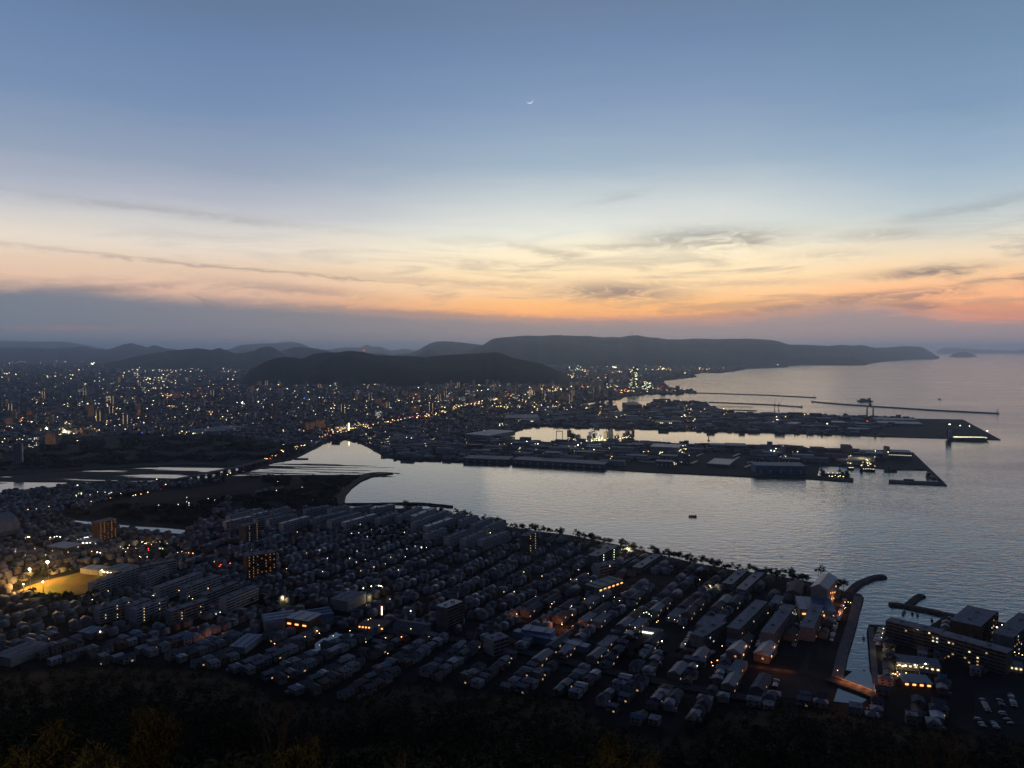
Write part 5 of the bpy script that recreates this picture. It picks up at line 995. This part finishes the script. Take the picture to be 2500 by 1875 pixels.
for (L, wd) in ROADS[5:6]:
    for (a, b) in zip(L, L[1:]):
        n = int(math.hypot(a[0]-b[0], a[1]-b[1])/ (1.5 if a[0] > 770 else (6 if a[0] > 600 else 22)))
        for k in range(n):
            t = q.random(); addl(a[0]+(b[0]-a[0])*t+q.uniform(-3, 3), a[1]+(b[1]-a[1])*t+q.uniform(-2, 1.5), q.uniform(.9, 2.1), q.choice('mymoymr'))
cnt = 0
while cnt < 4600:
    u = q.uniform(-60, 1700); v = 882+q.random()**1.25*215; x, y = G(u, v, 2)
    if not inpoly(x, y, city) or inpoly(x, y, EXC[0] if False else hillp) or any(inpoly(x, y, e) for e in EXC[:0]): continue
    if 0 < u < 770 and v > 1062: continue
    addl(u, v, min(1.9, .28+q.expovariate(4.2)), q.choice('ymymmmmmmoooy' if q.random() < .93 else 'rb')); cnt += 1
def light_mesh(name, L):
    n = len(L); V = np.zeros((n, 8, 3), np.float32); a = np.array([(x, y, z) for x, y, z, s, c in L]); s = np.array([l[3] for l in L])*.5
    sx = s*np.array([q.uniform(.8, 1.9) for _ in L]); o8 = np.array([(-1, -1, -1), (1, -1, -1), (1, 1, -1), (-1, 1, -1), (-1, -1, 1), (1, -1, 1), (1, 1, 1), (-1, 1, 1)], float)
    V[:, :, 0] = a[:, 0, None]+o8[None, :, 0]*sx[:, None]; V[:, :, 1] = a[:, 1, None]+o8[None, :, 1]*s[:, None]; V[:, :, 2] = a[:, 2, None]+o8[None, :, 2]*(s*.55)[:, None]
    qf = np.array([0, 1, 5, 4, 1, 2, 6, 5, 2, 3, 7, 6, 3, 0, 4, 7, 4, 5, 6, 7, 3, 2, 1, 0]); li = (qf[None]+np.arange(n)[:, None]*8).ravel()
    me = bpy.data.meshes.new(name); me.vertices.add(n*8); me.vertices.foreach_set('co', V.ravel()); me.loops.add(len(li)); me.loops.foreach_set('vertex_index', li.astype(np.int32))
    me.polygons.add(n*6); me.polygons.foreach_set('loop_start', np.arange(n*6, dtype=np.int32)*4); me.polygons.foreach_set('loop_total', np.full(n*6, 4, np.int32))
    for k in keys: me.materials.append(LMATS[k])
    me.polygons.foreach_set('material_index', np.repeat([keys.index(l[4]) for l in L], 6).astype(np.int32)); me.update(calc_edges=True); return link(name, me)
struct(light_mesh('city_lights', lp), 'stuff', 'thousands of tiny white yellow and red lights across the city', 'city lights')
# lights of the near town: lamps one could count
def lamp_proto(c, t, h, r_, name='street_lamp'):
    r = empty(name, 0, -9950); addk(r, MB().cyl((0, 0, 0), (0, 0, h), .12, .08, 5).cyl((0, 0, h), (1.0, 0, h+.15), .07, .06, 4).build('pole', [M_metal], r)); addk(r, MB().ball((1.1, 0, h), r_, 0, .7).build('lamp_head', [c], r)); return [r, t, False]
LP = {'m': lamp_proto(em('lamp_amber', (1, .66, .30), 9), 'amber street lamp', 6, .36), 'w': lamp_proto(em('lamp_white', (1, .96, .84), 8), 'white street lamp', 6, .36), 'o': lamp_proto(em('lamp_orange', (1, .34, .08), 12), 'orange street lamp', 5, .5), 'y': lamp_proto(em('lamp_yellow', (.98, 1, .45), 9), 'yellow green street lamp', 6, .42), 'r': lamp_proto(em('lamp_red', (1, .08, .05), 9), 'red warning light', 2.5, .5), 'h': lamp_proto(em('lamp_hot', (1, .93, .74), 13), 'bright white yard lamp', 7, .62)}
def lamp(u, v, c):
    x, y = G(u, v, 6); L = LP[c]
    if L[2]: o = copy(L[0], x, y, q.uniform(0, 6.28))
    else: L[2] = True; o = L[0]; o.location = (x, y, 2)
    s = max(1.0, y/1050)*q.uniform(.75, 1.15); o.scale = (s, s, 1 if s < 1.4 else 1.2)
    later(o, L[1], 'street lamp', 'lamps of the near town', x, y)
nl = 0
for p, ru, rv, n, cc in [(l1(1300, 460), 110, 18, 8, 'ymm'), (l1(1400, 500), 40, 16, 4, 'ym'), (l1(1215, 575), 50, 8, 4, 'ym'), (l1(1100, 490), 220, 40, 11, 'rmo'), (l1(500, 410), 100, 6, 7, 'rmh'), (l1(240, 410), 25, 6, 3, 'mh'), (l1(712, 525), 20, 6, 3, 'o'), (l1(850, 545), 30, 5, 3, 'h'), (l1(1900, 620), 90, 16, 8, 'rrm'), (l1(1610, 535), 80, 12, 6, 'om'), (l1(320, 1250), 80, 14, 5, 'r'), (l1(700, 500), 500, 90, 22, 'wmm'), (l1(1500, 950), 600, 120, 22, 'wmm'), (l2(1040, 840), 90, 12, 10, 'mmh'), (l2(980, 350), 190, 40, 10, 'yyw'), (l2(1430, 490), 60, 16, 5, 'w'), (l2(960, 1130), 60, 16, 6, 'om'), (l2(800, 600), 800, 150, 26, 'wmw'), (l2(1500, 250), 500, 60, 11, 'yw'), (l2(800, 1300), 700, 120, 18, 'mmo'), (l3(600, 850), 600, 180, 24, 'wmm'), (l3(1150, 1070), 50, 25, 6, 'y'), (l3(1600, 1150), 500, 180, 14, 'mw'), (l3(1700, 1500), 150, 30, 4, 'mo'), (l4(650, 980), 60, 60, 6, 'm'), (l4(1250, 1520), 150, 20, 7, 'hm'), (l4(1100, 1600), 90, 60, 6, 'mo'), (l4(2050, 1180), 80, 20, 5, 'mh'), (l4(2150, 1400), 40, 25, 4, 'm'), (l4(980, 1250), 15, 40, 3, 'm'), (c1(850, 1510), 180, 16, 8, 'w'), (c1(690, 1520), 40, 14, 5, 'y'), (c1(1600, 1580), 300, 60, 9, 'w'), (c2(300, 1480), 200, 80, 4, 'w')]:
    for _ in range(n):
        for _t in range(20):
            u, v = p[0]+q.gauss(0, ru/3.53*.6), p[1]+q.gauss(0, rv/3.53*.6); x, y = G(u, v, 2)
            if inpoly(x, y, Cw) and v < foot(u): lamp(u, v, q.choice(cc)); nl += 1; break
for (u, v), c in [(l1(665, 1450-1483), 'h'), (l4(600, 1565), 'm'), (l3(1300, 1320), 'h'), (l1(865, 1237), 'h'), (l2(1328, 1052), 'h'), (l2(960, 1000), 'w'), (l2(1160, 943), 'w'), (l3(1710, 826), 'm'), (l3(1450, 772), 'm'), (l3(1620, 772), 'm'), (l1(905, 1058), 'h'), (l3(422, 1155), 'o'), (l3(40, 1062), 'o'), (l2(198, 1250), 'o'), (l2(1838, 303), 'y'), (l2(1270, 218), 'y'), (l2(1680, 275), 'y'), (l2(2018, 365), 'y'), (l2(508, 258), 'y')]: lamp(u, v, c)
for L in LP.values():
    if not L[2]:
        for c in kids(L[0]): bpy.data.objects.remove(c)
        bpy.data.objects.remove(L[0])
print('lamps', nl, 'far lights', len(lp))
# lamps that really light their surroundings
def pt(u, v, h, W_, c, r_=.4):
    W_ = W_*((.6 if v > 1640 else .3) if c == OR else .6) if h < 20 else W_
    x, y = G(u, v, 2); l = bpy.data.lights.new('lamp_light', 'POINT'); l.energy = W_; l.color = c; l.shadow_soft_size = r_; o = bpy.data.objects.new('lamp_light', l); COL.objects.link(o); o.location = (x, y, 2+h)
OR = (1, .30, .10); YE = (1, .72, .35); WH = (1, .93, .8)
for u, v, h, W_, c in [(2056, 1667, 4, 3600, OR), (2075, 1673, 4, 4600, OR), (2096, 1681, 4, 4600, OR), (2118, 1690, 4, 3600, OR), (1925, 1640, 4, 2200, OR), (1895, 1636, 4, 3000, OR), (1860, 1630, 4, 2200, OR), (1370, 1535, 6, 9000, OR), (1395, 1540, 6, 6000, OR), (1262, 1515, 6, 5000, OR), (505, 1550, 6, 7000, OR), (525, 1560, 6, 5000, OR), (470, 1540, 6, 2500, OR), (680, 1560, 5, 3500, OR), (1065, 1483, 6, 4500, OR), (2036, 1440, 8, 6000, OR), (2040, 1475, 6, 5000, OR), (2050, 1500, 4, 3500, OR), (1990, 1492, 5, 5000, YE), (1590, 1555, 5, 5000, WH), (895, 1524, 4, 6000, OR), (2235, 1636, 5, 9000, YE), (2190, 1645, 5, 6000, YE), (2165, 1600, 5, 4000, YE), (2480, 1590, 8, 9000, OR), (1513, 1350, 8, 9000, YE), (1535, 1352, 8, 9000, YE), (1500, 1435, 5, 7000, OR), (1515, 1428, 4, 5000, OR), (215, 1322, 7, 14000, WH), (350, 1335, 7, 10000, YE), (255, 1403, 6, 6000, YE), (1735, 1442, 5, 3500, YE), (1470, 1075, 14, 120000, YE), (1455, 1072, 14, 90000, WH), (160, 1062, 16, 160000, YE), (1620, 1103, 10, 30000, YE), (2105, 1128, 10, 12000, YE), (2068, 1130, 10, 9000, YE), (910, 1470, 6, 3000, YE), (690, 1470, 5, 3500, YE), (980, 1560, 5, 2500, YE), (835, 1048, 8, 60000, YE)]: pt(u, v, h, W_, c)
# the lamp of the lookout terrace, behind and left of the viewer, warms the nearest twigs
l = bpy.data.lights.new('terrace_lamp', 'POINT'); l.energy = 120000; l.color = (1, .74, .40); l.shadow_soft_size = .5; o = bpy.data.objects.new('terrace_lamp', l); COL.objects.link(o); o.location = (-45, -25, 296)
# floodlit field
def flood(u, v, h, W_, c, label, big=1.0):
    x, y = G(u, v, 2); r = empty('floodlight_mast', x, y); MB().cyl((0, 0, 0), (0, 0, h), .35, .2, 6).build('mast', [M_metal], r); b_ = MB().box(0, 0, h-.4, 4*big, .6, 2.0*big, bottom=True).build('lamp_bank', [M_metal], r)
    MB().ball((0, -.5, h+.5), 1.3*big, 0, .7).build('lamp', [L_hot], b_); tag(r, label, 'floodlight', 'floodlights of the field'); pt(u, v, h-1.2, W_, c, 1.0)
flood(74, 1436, 22, 130000, (1, .46, .10), 'floodlight mast at the left end of the orange field'); flood(118, 1417, 22, 60000, (1, .55, .16), 'brightest floodlight mast behind the left half of the field', 1.2); flood(58, 1446, 9, 26000, (1, .42, .1), 'small lamp mast in the orange corner of the field', .5); flood(106, 1451, 14, 26000, (1, .85, .25), 'near lamp mast on the front edge of the field', .5)
# ---------------------------------------------------------------- cars
def car_proto(c, van=False, truck=False):
    r = empty('truck' if truck else ('van' if van else 'car'), 0, -9960); L, W_, H = (7.5, 2.3, 2.9) if truck else ((4.6, 1.8, 1.9) if van else (4.3, 1.7, 1.45))
    pr = [(-L/2, .35), (L/2, .35), (L/2, .75), (L*.30, .9), (L*.18, H-.05), (-L*.30, H-.05), (-L*.44, .95), (-L/2, .85)] if not (van or truck) else [(-L/2, .35), (L/2, .35), (L/2, 1.0), (L*.40, 1.2), (L*.33, H-.05), (-L/2+.05, H-.05)]
    m = MB(); n = len(pr); k = len(m.v)
    for s_ in (-1, 1):
        for x, z in pr: m.v.append((x, s_*W_/2*(.86 if z > 1.1 else 1), z))
    m.f += [tuple(range(n-1, -1, -1))[::-1], tuple(range(n, 2*n))[::-1]]+[(i, n+i, n+(i+1) % n, (i+1) % n) for i in range(n)]; m.m += [0]*(n+2)
    addk(r, m.build('body', [c], r)); zt = H-.12
    addk(r, MB().quadf([(L*.30, -W_*.42, .98), (L*.30, W_*.42, .98), (L*.195, W_*.38, zt), (L*.195, -W_*.38, zt)]).build('windscreen', [M_glass], r))
    addk(r, MB().quadf([(-L*.45, W_*.42, 1.0), (-L*.45, -W_*.42, 1.0), (-L*.315, -W_*.38, zt), (-L*.315, W_*.38, zt)]).build('rear_window', [M_glass], r))
    for x in (-L*.3, L*.3):
        for s_ in (-1, 1): addk(r, MB().cyl((x, s_*W_/2-.1, .33), (x, s_*W_/2+.06, .33), .33, .33, 8).build('wheel', [M_rub], r))
    return r
M_rub = mat('rubber', (.02, .02, .02), .9); paints = [mat('paint_white', (.62, .62, .62), .3, .15, .5), mat('paint_silver', (.38, .39, .41), .3, .2, .5, metal=.5), mat('paint_black', (.03, .03, .035), .25, .2, .5), mat('paint_blue', (.06, .10, .22), .3, .2, .5), mat('paint_red', (.25, .03, .03), .3, .2, .5), mat('paint_grey', (.16, .16, .17), .3, .2, .5)]
CP = [[car_proto(paints[0]), 'white car', 0, 4], [car_proto(paints[1]), 'silver car', 0, 3], [car_proto(paints[2]), 'black car', 0, 3], [car_proto(paints[3]), 'dark blue car', 0, 1], [car_proto(paints[4]), 'red car', 0, 1], [car_proto(paints[5]), 'grey car', 0, 1], [car_proto(paints[0], True), 'white van', 0, 3]]
TR = [car_proto(paints[0], truck=True), 'white box truck', 0, 1]
cw = [c for c in CP for _ in range(c[3])]; nc = 0
def park(L, a, x, y, rz, cat, group):
    if L[2]: o = copy(L[0], x, y, rz, 2.2)
    else: L[2] = 1; o = L[0]; o.location = (x, y, 2.2); o.rotation_euler = (0, 0, rz)
    later(o, L[1], cat, group, x, y)
def row(a, b, n, perp=True, fill=.85):
    global nc
    p, w_ = G(*a, 3), G(*b, 3); d = math.hypot(w_[0]-p[0], w_[1]-p[1]); n = max(2, min(int(d/2.9), 26)) if n else 1; an = math.atan2(w_[1]-p[1], w_[0]-p[0])
    for k in range(n):
        if q.random() > fill or nc >= 290: continue
        t = (k+.5)/n; x, y = p[0]+(w_[0]-p[0])*t, p[1]+(w_[1]-p[1])*t; park(q.choice(cw), 0, x, y, an+(math.pi/2 if perp else 0)+q.uniform(-.04, .04)+(math.pi if q.random() < .3 else 0), 'car', 'parked cars of the near town'); nc += 1
rows = [(bt3((1930, 540))[0], bt3((1980, 640))[0]), (bt3((2060, 640))[0], bt3((2130, 720))[0]), (l4(1800, 1480), l4(1900, 1560)), (l4(1290, 1350), l4(1500, 1400)), (l4(300, 1120), l4(215, 1340)), (l4(585, 1130), l4(540, 1290)), (l4(290, 850), l4(240, 950)), (l4(660, 930), l4(600, 1110)), (l4(70, 1040), l4(50, 1090)), (l4(1000, 1170), l4(945, 1320)), (l4(975, 1170), l4(925, 1290)), (l4(1640, 1090), l4(1560, 1190)), (l4(1570, 1080), l4(1530, 1120)), (l4(2010, 1190), l4(1930, 1290)), (l4(2120, 1240), l4(2020, 1330)), (l3(340, 1070), l3(270, 1150)), (l3(725, 1080), l3(640, 1130)), (l3(1295, 610), l3(1200, 700)), (l3(1550, 1200), l3(1460, 1350)), (l3(1750, 1360), l3(1690, 1410)), (l3(1860, 1390), l3(1810, 1430)), (l3(1060, 560), l3(940, 620)), (l3(1000, 860), l3(940, 890)), (l3(1120, 1255), l3(1060, 1265)), (l3(2170, 1210), l3(2110, 1340)), (l3(700, 880), l3(650, 910)), (l3(200, 580), l3(130, 610)), (bt3(585, 430, )[0] if False else bt3((585, 430))[0], bt3((570, 475))[0]), (bt3((480, 540))[0], bt3((475, 575))[0]), (bt3((745, 552))[0], bt3((790, 545))[0]), (bt3((890, 525))[0], bt3((880, 580))[0]), (bt3((2120, 520))[0], bt3((2155, 620))[0]), (bt3((2050, 555))[0], bt3((2070, 600))[0]), (bt3((1900, 680))[0], bt3((1950, 740))[0]), (bt3((2000, 690))[0], bt3((2035, 750))[0]), (bt3((320, 190))[0], bt3((280, 260))[0]), (bt3((170, 235))[0], bt3((140, 260))[0]), (l3(1020, 1100), l3(960, 1130)), (l1(1200, 1190), l1(1310, 1185)), (l3(560, 1075), l3(500, 1120)), (l2(1850, 1095), l2(1960, 1110)), (l3(1240, 780), l3(1300, 800)), (l4(190, 600-0), l4(150, 640)) ]
for a, b in rows[:-1]: row(a, b, 1)
for a, b in [(c3(1650, 1158), c3(1590, 1182)), (c3(1600, 1222), c3(1545, 1245)), (c3(1965, 1158), c3(1900, 1185)), (c3(1960, 1190), c3(1920, 1210)), (c3(2080, 1225), c3(2020, 1240)), (c3(2080, 1250), c3(2010, 1275)), (c3(1560, 1150), c3(1400, 1180)), (c3(1300, 1240), c3(1100, 1225)), (c4(160, 1195), c4(90, 1215))]:
    p, w_ = G(*a, 3), G(*b, 3); d = math.hypot(w_[0]-p[0], w_[1]-p[1]); n = min(12, int(d/5))
    for k in range(n):
        t = (k+.5)/n; park(TR, 0, p[0]+(w_[0]-p[0])*t, p[1]+(w_[1]-p[1])*t, R(-18)+q.choice([0, math.pi/2]), 'truck', 'trucks in the port yards')
print('cars', nc)
# ---------------------------------------------------------------- ships and boats
def hull_mb(L, W_, H, m=0):
    mb = MB(); o_ = [(-L/2, -W_*.42), (-L*.3, -W_/2), (L*.28, -W_/2), (L*.42, -W_*.28), (L/2, 0), (L*.42, W_*.28), (L*.28, W_/2), (-L*.3, W_/2), (-L/2, W_*.42)]; n = len(o_)
    for z, s_ in ((-1, .86), (H, 1.0)): mb.v += [(x*s_, y*s_, z+(H*.35 if (z > 0 and x > L*.4) else 0)) for x, y in o_]
    mb.f += [(i, (i+1) % n, n+(i+1) % n, n+i) for i in range(n)]+[tuple(range(n, 2*n))]; mb.m += [m]*(n+1); return mb
def ship(name, a, b, H, wd, label, sup, cat='ship', group=None, hm_=None, lights=0, lm=None):
    p, w_ = G(*a, 1), G(*b, 1); L = math.hypot(w_[0]-p[0], w_[1]-p[1]); x, y = (p[0]+w_[0])/2, (p[1]+w_[1])/2; rz = math.atan2(w_[1]-p[1], w_[0]-p[0]); W_ = L*wd
    r = empty(name, x, y, rz, 0); hull_mb(L, W_, H).build('hull', [hm_ or M_hull], r)
    for nm, fx, fl, fw, fh, mt in sup: MB().box(fx*L, 0, H-.02, fl*L, fw*W_, fh, bottom=True).build(nm, [mt], r)
    for k in range(lights): MB().ball(((-.32+.72*(k+.5)/lights)*L, -W_*.2, H+2.2), max(.9, L*.009), 0, .8).build('deck_lamp', [lm or L_hot2], r)
    tag(r, label, cat, group); return r
L_dk = em('work_lamp', (1, .8, .45), 2.2); L_hot2 = em('deck_lamp_glow', (1, .92, .6), 7)
ship('tanker', c4(1530, 1035), c4(1912, 1042), 8, .16, 'dark tanker moored with a brightly lit yellow deck', [('deckhouse', -.42, .07, .8, 20, M_white), ('cargo_deck', .05, .72, .7, 2.5, em('glowing_deck', (1, .93, .55), .9)), ('funnel', -.47, .03, .25, 24, M_hull)], 'tanker', None, None, 22)  # cargo deck glows by its own emission, in place of lamplight falling on it
ship('ferry', c4(905, 706), c4(762, 706), 5, .2, 'white car ferry passing behind the goose neck crane', [('superstructure', -.02, .62, .8, 7, M_white), ('bridge_deck', .12, .22, .6, 12, M_white), ('funnel', -.2, .06, .3, 14, M_hull)], 'ferry', None, M_hull)
ship('motor_boat', c4(1492, 688), c4(1462, 686), 2.2, .3, 'small dark motor boat trailing a long wake', [('cabin', -.1, .35, .6, 3, M_hull)], 'boat')
wk = MB().box(0, 0, .02, 520, 3.2, .03); struct(wk.build('wake', [mat('wake_foam', (.25, .27, .3), .4, .2, .02)], None, G(*c4(1850, 690), 0)+(0,), R(-3)))
ship('raft', l3(1520, 212), l3(1594, 214), 1.2, .22, 'dark raft of floats alone on the grey bay', [('cargo', -.35, .12, .7, 1.6, M_rock), ('cargo', -.12, .14, .7, 2.0, M_rock), ('cargo', .12, .14, .7, 1.8, M_rock), ('cargo', .36, .14, .7, 2.2, M_rock)], 'raft')
ship('dredger', c4(452, 1335), c4(715, 1345), 3.5, .22, 'dark crane dredger lying in the port basin', [('deckhouse', .36, .10, .7, 8, M_hull), ('machinery', -.42, .12, .6, 7, M_hull), ('deckhouse', .22, .10, .5, 5, M_hull)], 'dredger', None, None, 5, L_dk)
ship('cargo_ship', c3(862, 792), c3(914, 790), 9, .25, 'grey freighter at the shipyard quay with deck posts', [('mast', -.3, .03, .1, 30, M_hull), ('mast', .0, .03, .1, 34, M_hull), ('mast', .3, .03, .1, 28, M_hull), ('deckhouse', -.42, .12, .8, 16, M_white)], 'ship')
for i, (a, b, t) in enumerate([((225, 985), (275, 988), 'left dark coaster along the far port quay'), ((330, 990), (385, 993), 'small coaster with a pale mast by the port quay'), ((450, 992), (552, 996), 'longest dark coaster along the far port quay'), ((905, 1000), (1030, 1004), 'dark barge bundle beside the island edge'), ((680, 1290), (745, 1292), 'yellow lit work vessel at the basin quay'), ((785, 1300), (930, 1306), 'large lit work vessel in the basin'), ((1035, 1300), (1110, 1306), 'dark workboat under the blue warehouse'), ((1370, 1350), (1450, 1378), 'dark barge against the basin east wall')]):
    ship('coaster', c4(*a), c4(*b), 3, .22, t, [('deckhouse', -.35, .16, .7, 7, M_hull if i != 1 else M_white), ('mast', .1, .02, .06, 14, M_metal), ('cargo', .1, .4, .7, 2, M_hull)], 'ship', 'work vessels in the port', None, 5 if i in (4, 5) else 0, L_dk)
ship('pontoon', c4(1168, 1376), c4(1264, 1382), 1.6, .14, 'long dark pontoon inside the outer mole', [], 'pontoon')
for i, (p, t) in enumerate([(l4(1178, 1030), 'white fishing boat moored under the long jetty'), (l4(1246, 1045), 'second fishing boat along the long jetty'), (l4(1290, 1058), 'third fishing boat along the long jetty'), (l4(1415, 1105), 'lone fishing boat near the basin wall'), (l4(825, 1257), 'small dark boat adrift in the canal'), (l4(830, 1545), 'thin skiff in the inner canal'), (l4(1165, 1050), 'small skiff tied beside the white fishing boat')]):
    x, y = p; a = q.uniform(0, 20); ship('fishing_boat', (x-3.4, y-1+a*.05), (x+3.4, y+2), 1.3, .3, t, [('cabin', -.15, .3, .55, 1.8, M_white)], 'boat', 'small boats near the canal mouth', M_white if i % 2 == 0 else M_hull)
for i in range(12):
    u, v = [(1655, 927), (1690, 931), (1735, 929), (1770, 930), (1640, 938), (1665, 942), (1700, 943), (1748, 943), (1760, 938), (1720, 936), (1800, 934), (1860, 915)][i]; x, y = G(u, v, 0); o = MB().box(0, 0, .05, 130+q.uniform(-40, 60), 9, .5).build('seaweed_net', [mat('net_floats', (.5, .48, .46), .5, .2, .01)], None, (x, y, 0), R(-12)); later(o, 'pale seaweed net line', 'seaweed net', 'seaweed nets on the water', x, y)
# ---------------------------------------------------------------- cranes, masts
def lattice(mb, a, b, r_, n=3):
    mb.cyl(a, b, r_, r_*.8, n)
x, y = G(2124, 1014, 2); r = empty('dockside_crane', x, y, R(-18)); m = MB()
for sx in (-12, 12):
    for sy in (-9, 9): MB().cyl((sx, sy, 0), (sx*.92, sy*.5, 36), 2.6, 2.2, 4).build('leg', [M_metal], r)
MB().box(0, 0, 36, 26, 12, 4, bottom=True).build('girder', [M_metal], r); MB().box(0, 0, 40, 9, 9, 8, bottom=True).build('machine_house', [M_metal], r)
MB().cyl((0, 0, 48), (-1.5, 0, 70), 3.4, 2.6, 5).box(-1.5, 0, 68, 8, 3, 4, bottom=True).build('tower_head', [M_metal], r); MB().cyl((-1, 0, 48), (-4, -30, 52), 1.2, .8, 4).build('boom', [M_metal], r); tag(r, 'tall goose neck harbour crane on four legs by far quay', 'crane', 'port cranes')
def jib_crane(u, v, h, bl, dx, label, lit=False):
    x, y = G(u, v, 2); r = empty('jib_crane', x, y); MB().box(0, 0, 0, 6, 6, 4).cyl((0, 0, 4), (0, 0, h*.5), 1.4, 1.1, 5).build('tower', [M_metal], r); MB().box(0, 0, h*.5, 6, 5, 4, bottom=True).build('cab', [M_metal], r); MB().cyl((0, 0, h*.5+3), (dx, 0, h), .8, .5, 4).build('jib', [M_metal], r); tag(r, label, 'crane', 'port cranes')
for u, v, h, dx, t in [(1435, 994, 40, 12, 'left jib crane of the shipyard'), (1470, 990, 60, -5, 'tall mast like shipyard crane beside the dry dock'), (1532, 985, 52, 3, 'stacked crane tower at the pier beside the square hall'), (1500, 988, 44, 8, 'shipyard crane just right of the dry dock'), (1891, 1006, 62, 2, 'thin crane among the far sheds right of the inlet'), (1901, 1004, 55, 20, 'slanting jib crane beyond the far sheds'), (1730, 1078, 48, 12, 'slanting lattice jib standing on the channel bank'), (1450, 1066, 46, -2, 'thin white mast in the lit factory'), (1481, 1062, 38, -8, 'small leaning crane right of the lit factory'), (2050, 1152, 26, 24, 'boom of the crane dredger basin'), (2005, 1150, 28, 12, 'left boom over the port basin')]: jib_crane(u, v, h, 0, dx, t)
x, y = G(1366, 1078, 2); r = empty('gantry_frame', x, y)
for s_ in (-9, 9): MB().box(s_, 0, 0, 1.6, 1.6, 30).build('leg', [M_metal], r)
MB().box(0, 0, 30, 20, 2, 2, bottom=True).build('crossbeam', [M_metal], r); tag(r, 'square gantry frame on the channel bank left of factory', 'gantry', 'port cranes')
for u, v, t in [(1412, 1074, 'left silver tank in the lit factory'), (1440, 1076, 'middle silver tank in the lit factory'), (1486, 1066, 'domed silver tank in the lit factory')]:
    x, y = G(u, v, 2); r = empty('storage_tank', x, y); MB().cyl((0, 0, 0), (0, 0, 14), 9, 9, 14).build('shell', [roofs[3]], r); MB().ball((0, 0, 13.5), 8.8, 0, .45).build('dome', [roofs[3]], r); tag(r, t, 'storage tank', 'factory tanks')
for i in range(24):
    u, v = q.uniform(1370, 1550), q.uniform(1064, 1078); x, y = G(u, v, 2); r = empty('process_unit', x, y, R(-18)); h = q.uniform(8, 24); MB().box(0, 0, 0, q.uniform(6, 16), q.uniform(6, 12), h).build('frame', [M_metal], r); MB().cyl((1, 0, h), (1, 0, h+q.uniform(3, 14)), .9, .7, 5).build('pipe', [roofs[3]], r); later(r, 'steel process unit', 'factory unit', 'factory units', x, y)
x, y, z = GY(1544, 820, 15000); r = empty('ridge_mast', x, y, 0, z-6); MB().cyl((0, 0, 0), (0, 0, 104), 4.5, 2.2, 4).build('mast', [M_metal], r); MB().box(0, 0, 60, 14, 14, 6, bottom=True).build('platform', [M_metal], r); tag(r, 'thin broadcasting mast on top of the long ridge', 'mast')
x, y, z = GY(889, 859, 6700); r = empty('hill_beacon', x, y, 0, z-8); MB().cyl((0, 0, 0), (0, 0, 18), 1.5, 1, 4).build('mast', [M_metal], r); MB().ball((0, 0, 20), 4.5).build('lamp', [L_red], r); tag(r, 'red beacon on the skyline of the dark city hill', 'beacon')
x, y = G(852, 1058, 2); r = empty('sign_tower', x, y); MB().box(0, 0, 0, 3, 3, 34).build('post', [M_metal], r); MB().box(0, -1.7, 8, 4, .5, 26, bottom=True).build('lit_panel', [L_yel], r); tag(r, 'tall yellow lit roadside sign tower at the estuary tip', 'sign')
x, y = l2(1085, 1088)[0:2]; x, y = G(x, y, 2); r = empty('sign_tower', x, y); MB().box(0, 0, 0, .5, .5, 12).build('post', [M_metal], r); MB().box(0, -.35, 3, 1.2, .3, 9, bottom=True).build('lit_panel', [em('sign_glow', (1, .6, .5), 4)], r); tag(r, 'slim white and red lit sign pole beside the restaurant', 'sign')
# ---------------------------------------------------------------- the young moon
mx, my, mz = [k*87000 for k in ray(1293, 244)]; mz += CH; Rm = 8.2/F*87000
rt = Vector((1, 0, 0)); up = Vector((0, 0, 1)); vw = Vector((mx, my, mz)).normalized(); rt = vw.cross(up).normalized(); up = rt.cross(vw); mb = MB(); n = 28; a0 = R(-78); vs = []
for i in range(n+1):
    t = a0-R(82)+R(164)*i/n; k = math.cos((t-a0)/R(164)*math.pi)
    for rr in (Rm, Rm*(1-.12*max(0, k)-.004)):
        for dz in (0, 60): vs.append(Vector((mx, my, mz))+rt*(math.cos(t)*rr)+up*(math.sin(t)*rr)+vw*dz)
fs = []
for i in range(n): a = i*4; b = a+4; fs += [(a, b, b+2, a+2), (a+1, a+3, b+3, b+1), (a, a+1, b+1, b), (a+2, b+2, b+3, a+3)]
c0 = Vector((mx, my, mz)); me = mesh('crescent_moon', [v-c0 for v in vs], fs, em('moonlight', (1, .97, .88), 1.3)); o = link('crescent_moon', me, None, c0); tag(o, 'thin young crescent moon lying on its back in the sky', 'moon')
flush_labels()
# ---------------------------------------------------------------- haze
hm = bpy.data.materials.new('haze_air'); hm.use_nodes = True; ht = hm.node_tree; ht.nodes.clear()
pv = ht.nodes.new('ShaderNodeVolumePrincipled'); ho = ht.nodes.new('ShaderNodeOutputMaterial'); ht.links.new(pv.outputs[0], ho.inputs['Volume'])
pv.inputs['Density'].default_value = HAZE; pv.inputs['Color'].default_value = (.54, .72, 1, 1); pv.inputs['Anisotropy'].default_value = .86
x0, x1, y0, y1, z0, z1 = -91000, 91000, -4000, 89000, -6, 620
hz = link('haze', mesh('haze', [(x, y, z) for z in (z0, z1) for x, y in ((x0, y0), (x1, y0), (x1, y1), (x0, y1))], [(3, 2, 1, 0), (4, 5, 6, 7), (0, 1, 5, 4), (1, 2, 6, 5), (2, 3, 7, 6), (3, 0, 4, 7)], hm))
hz['kind'] = 'stuff'; hz['label'] = 'thin evening haze over the city and the sea'; hz['category'] = 'haze'
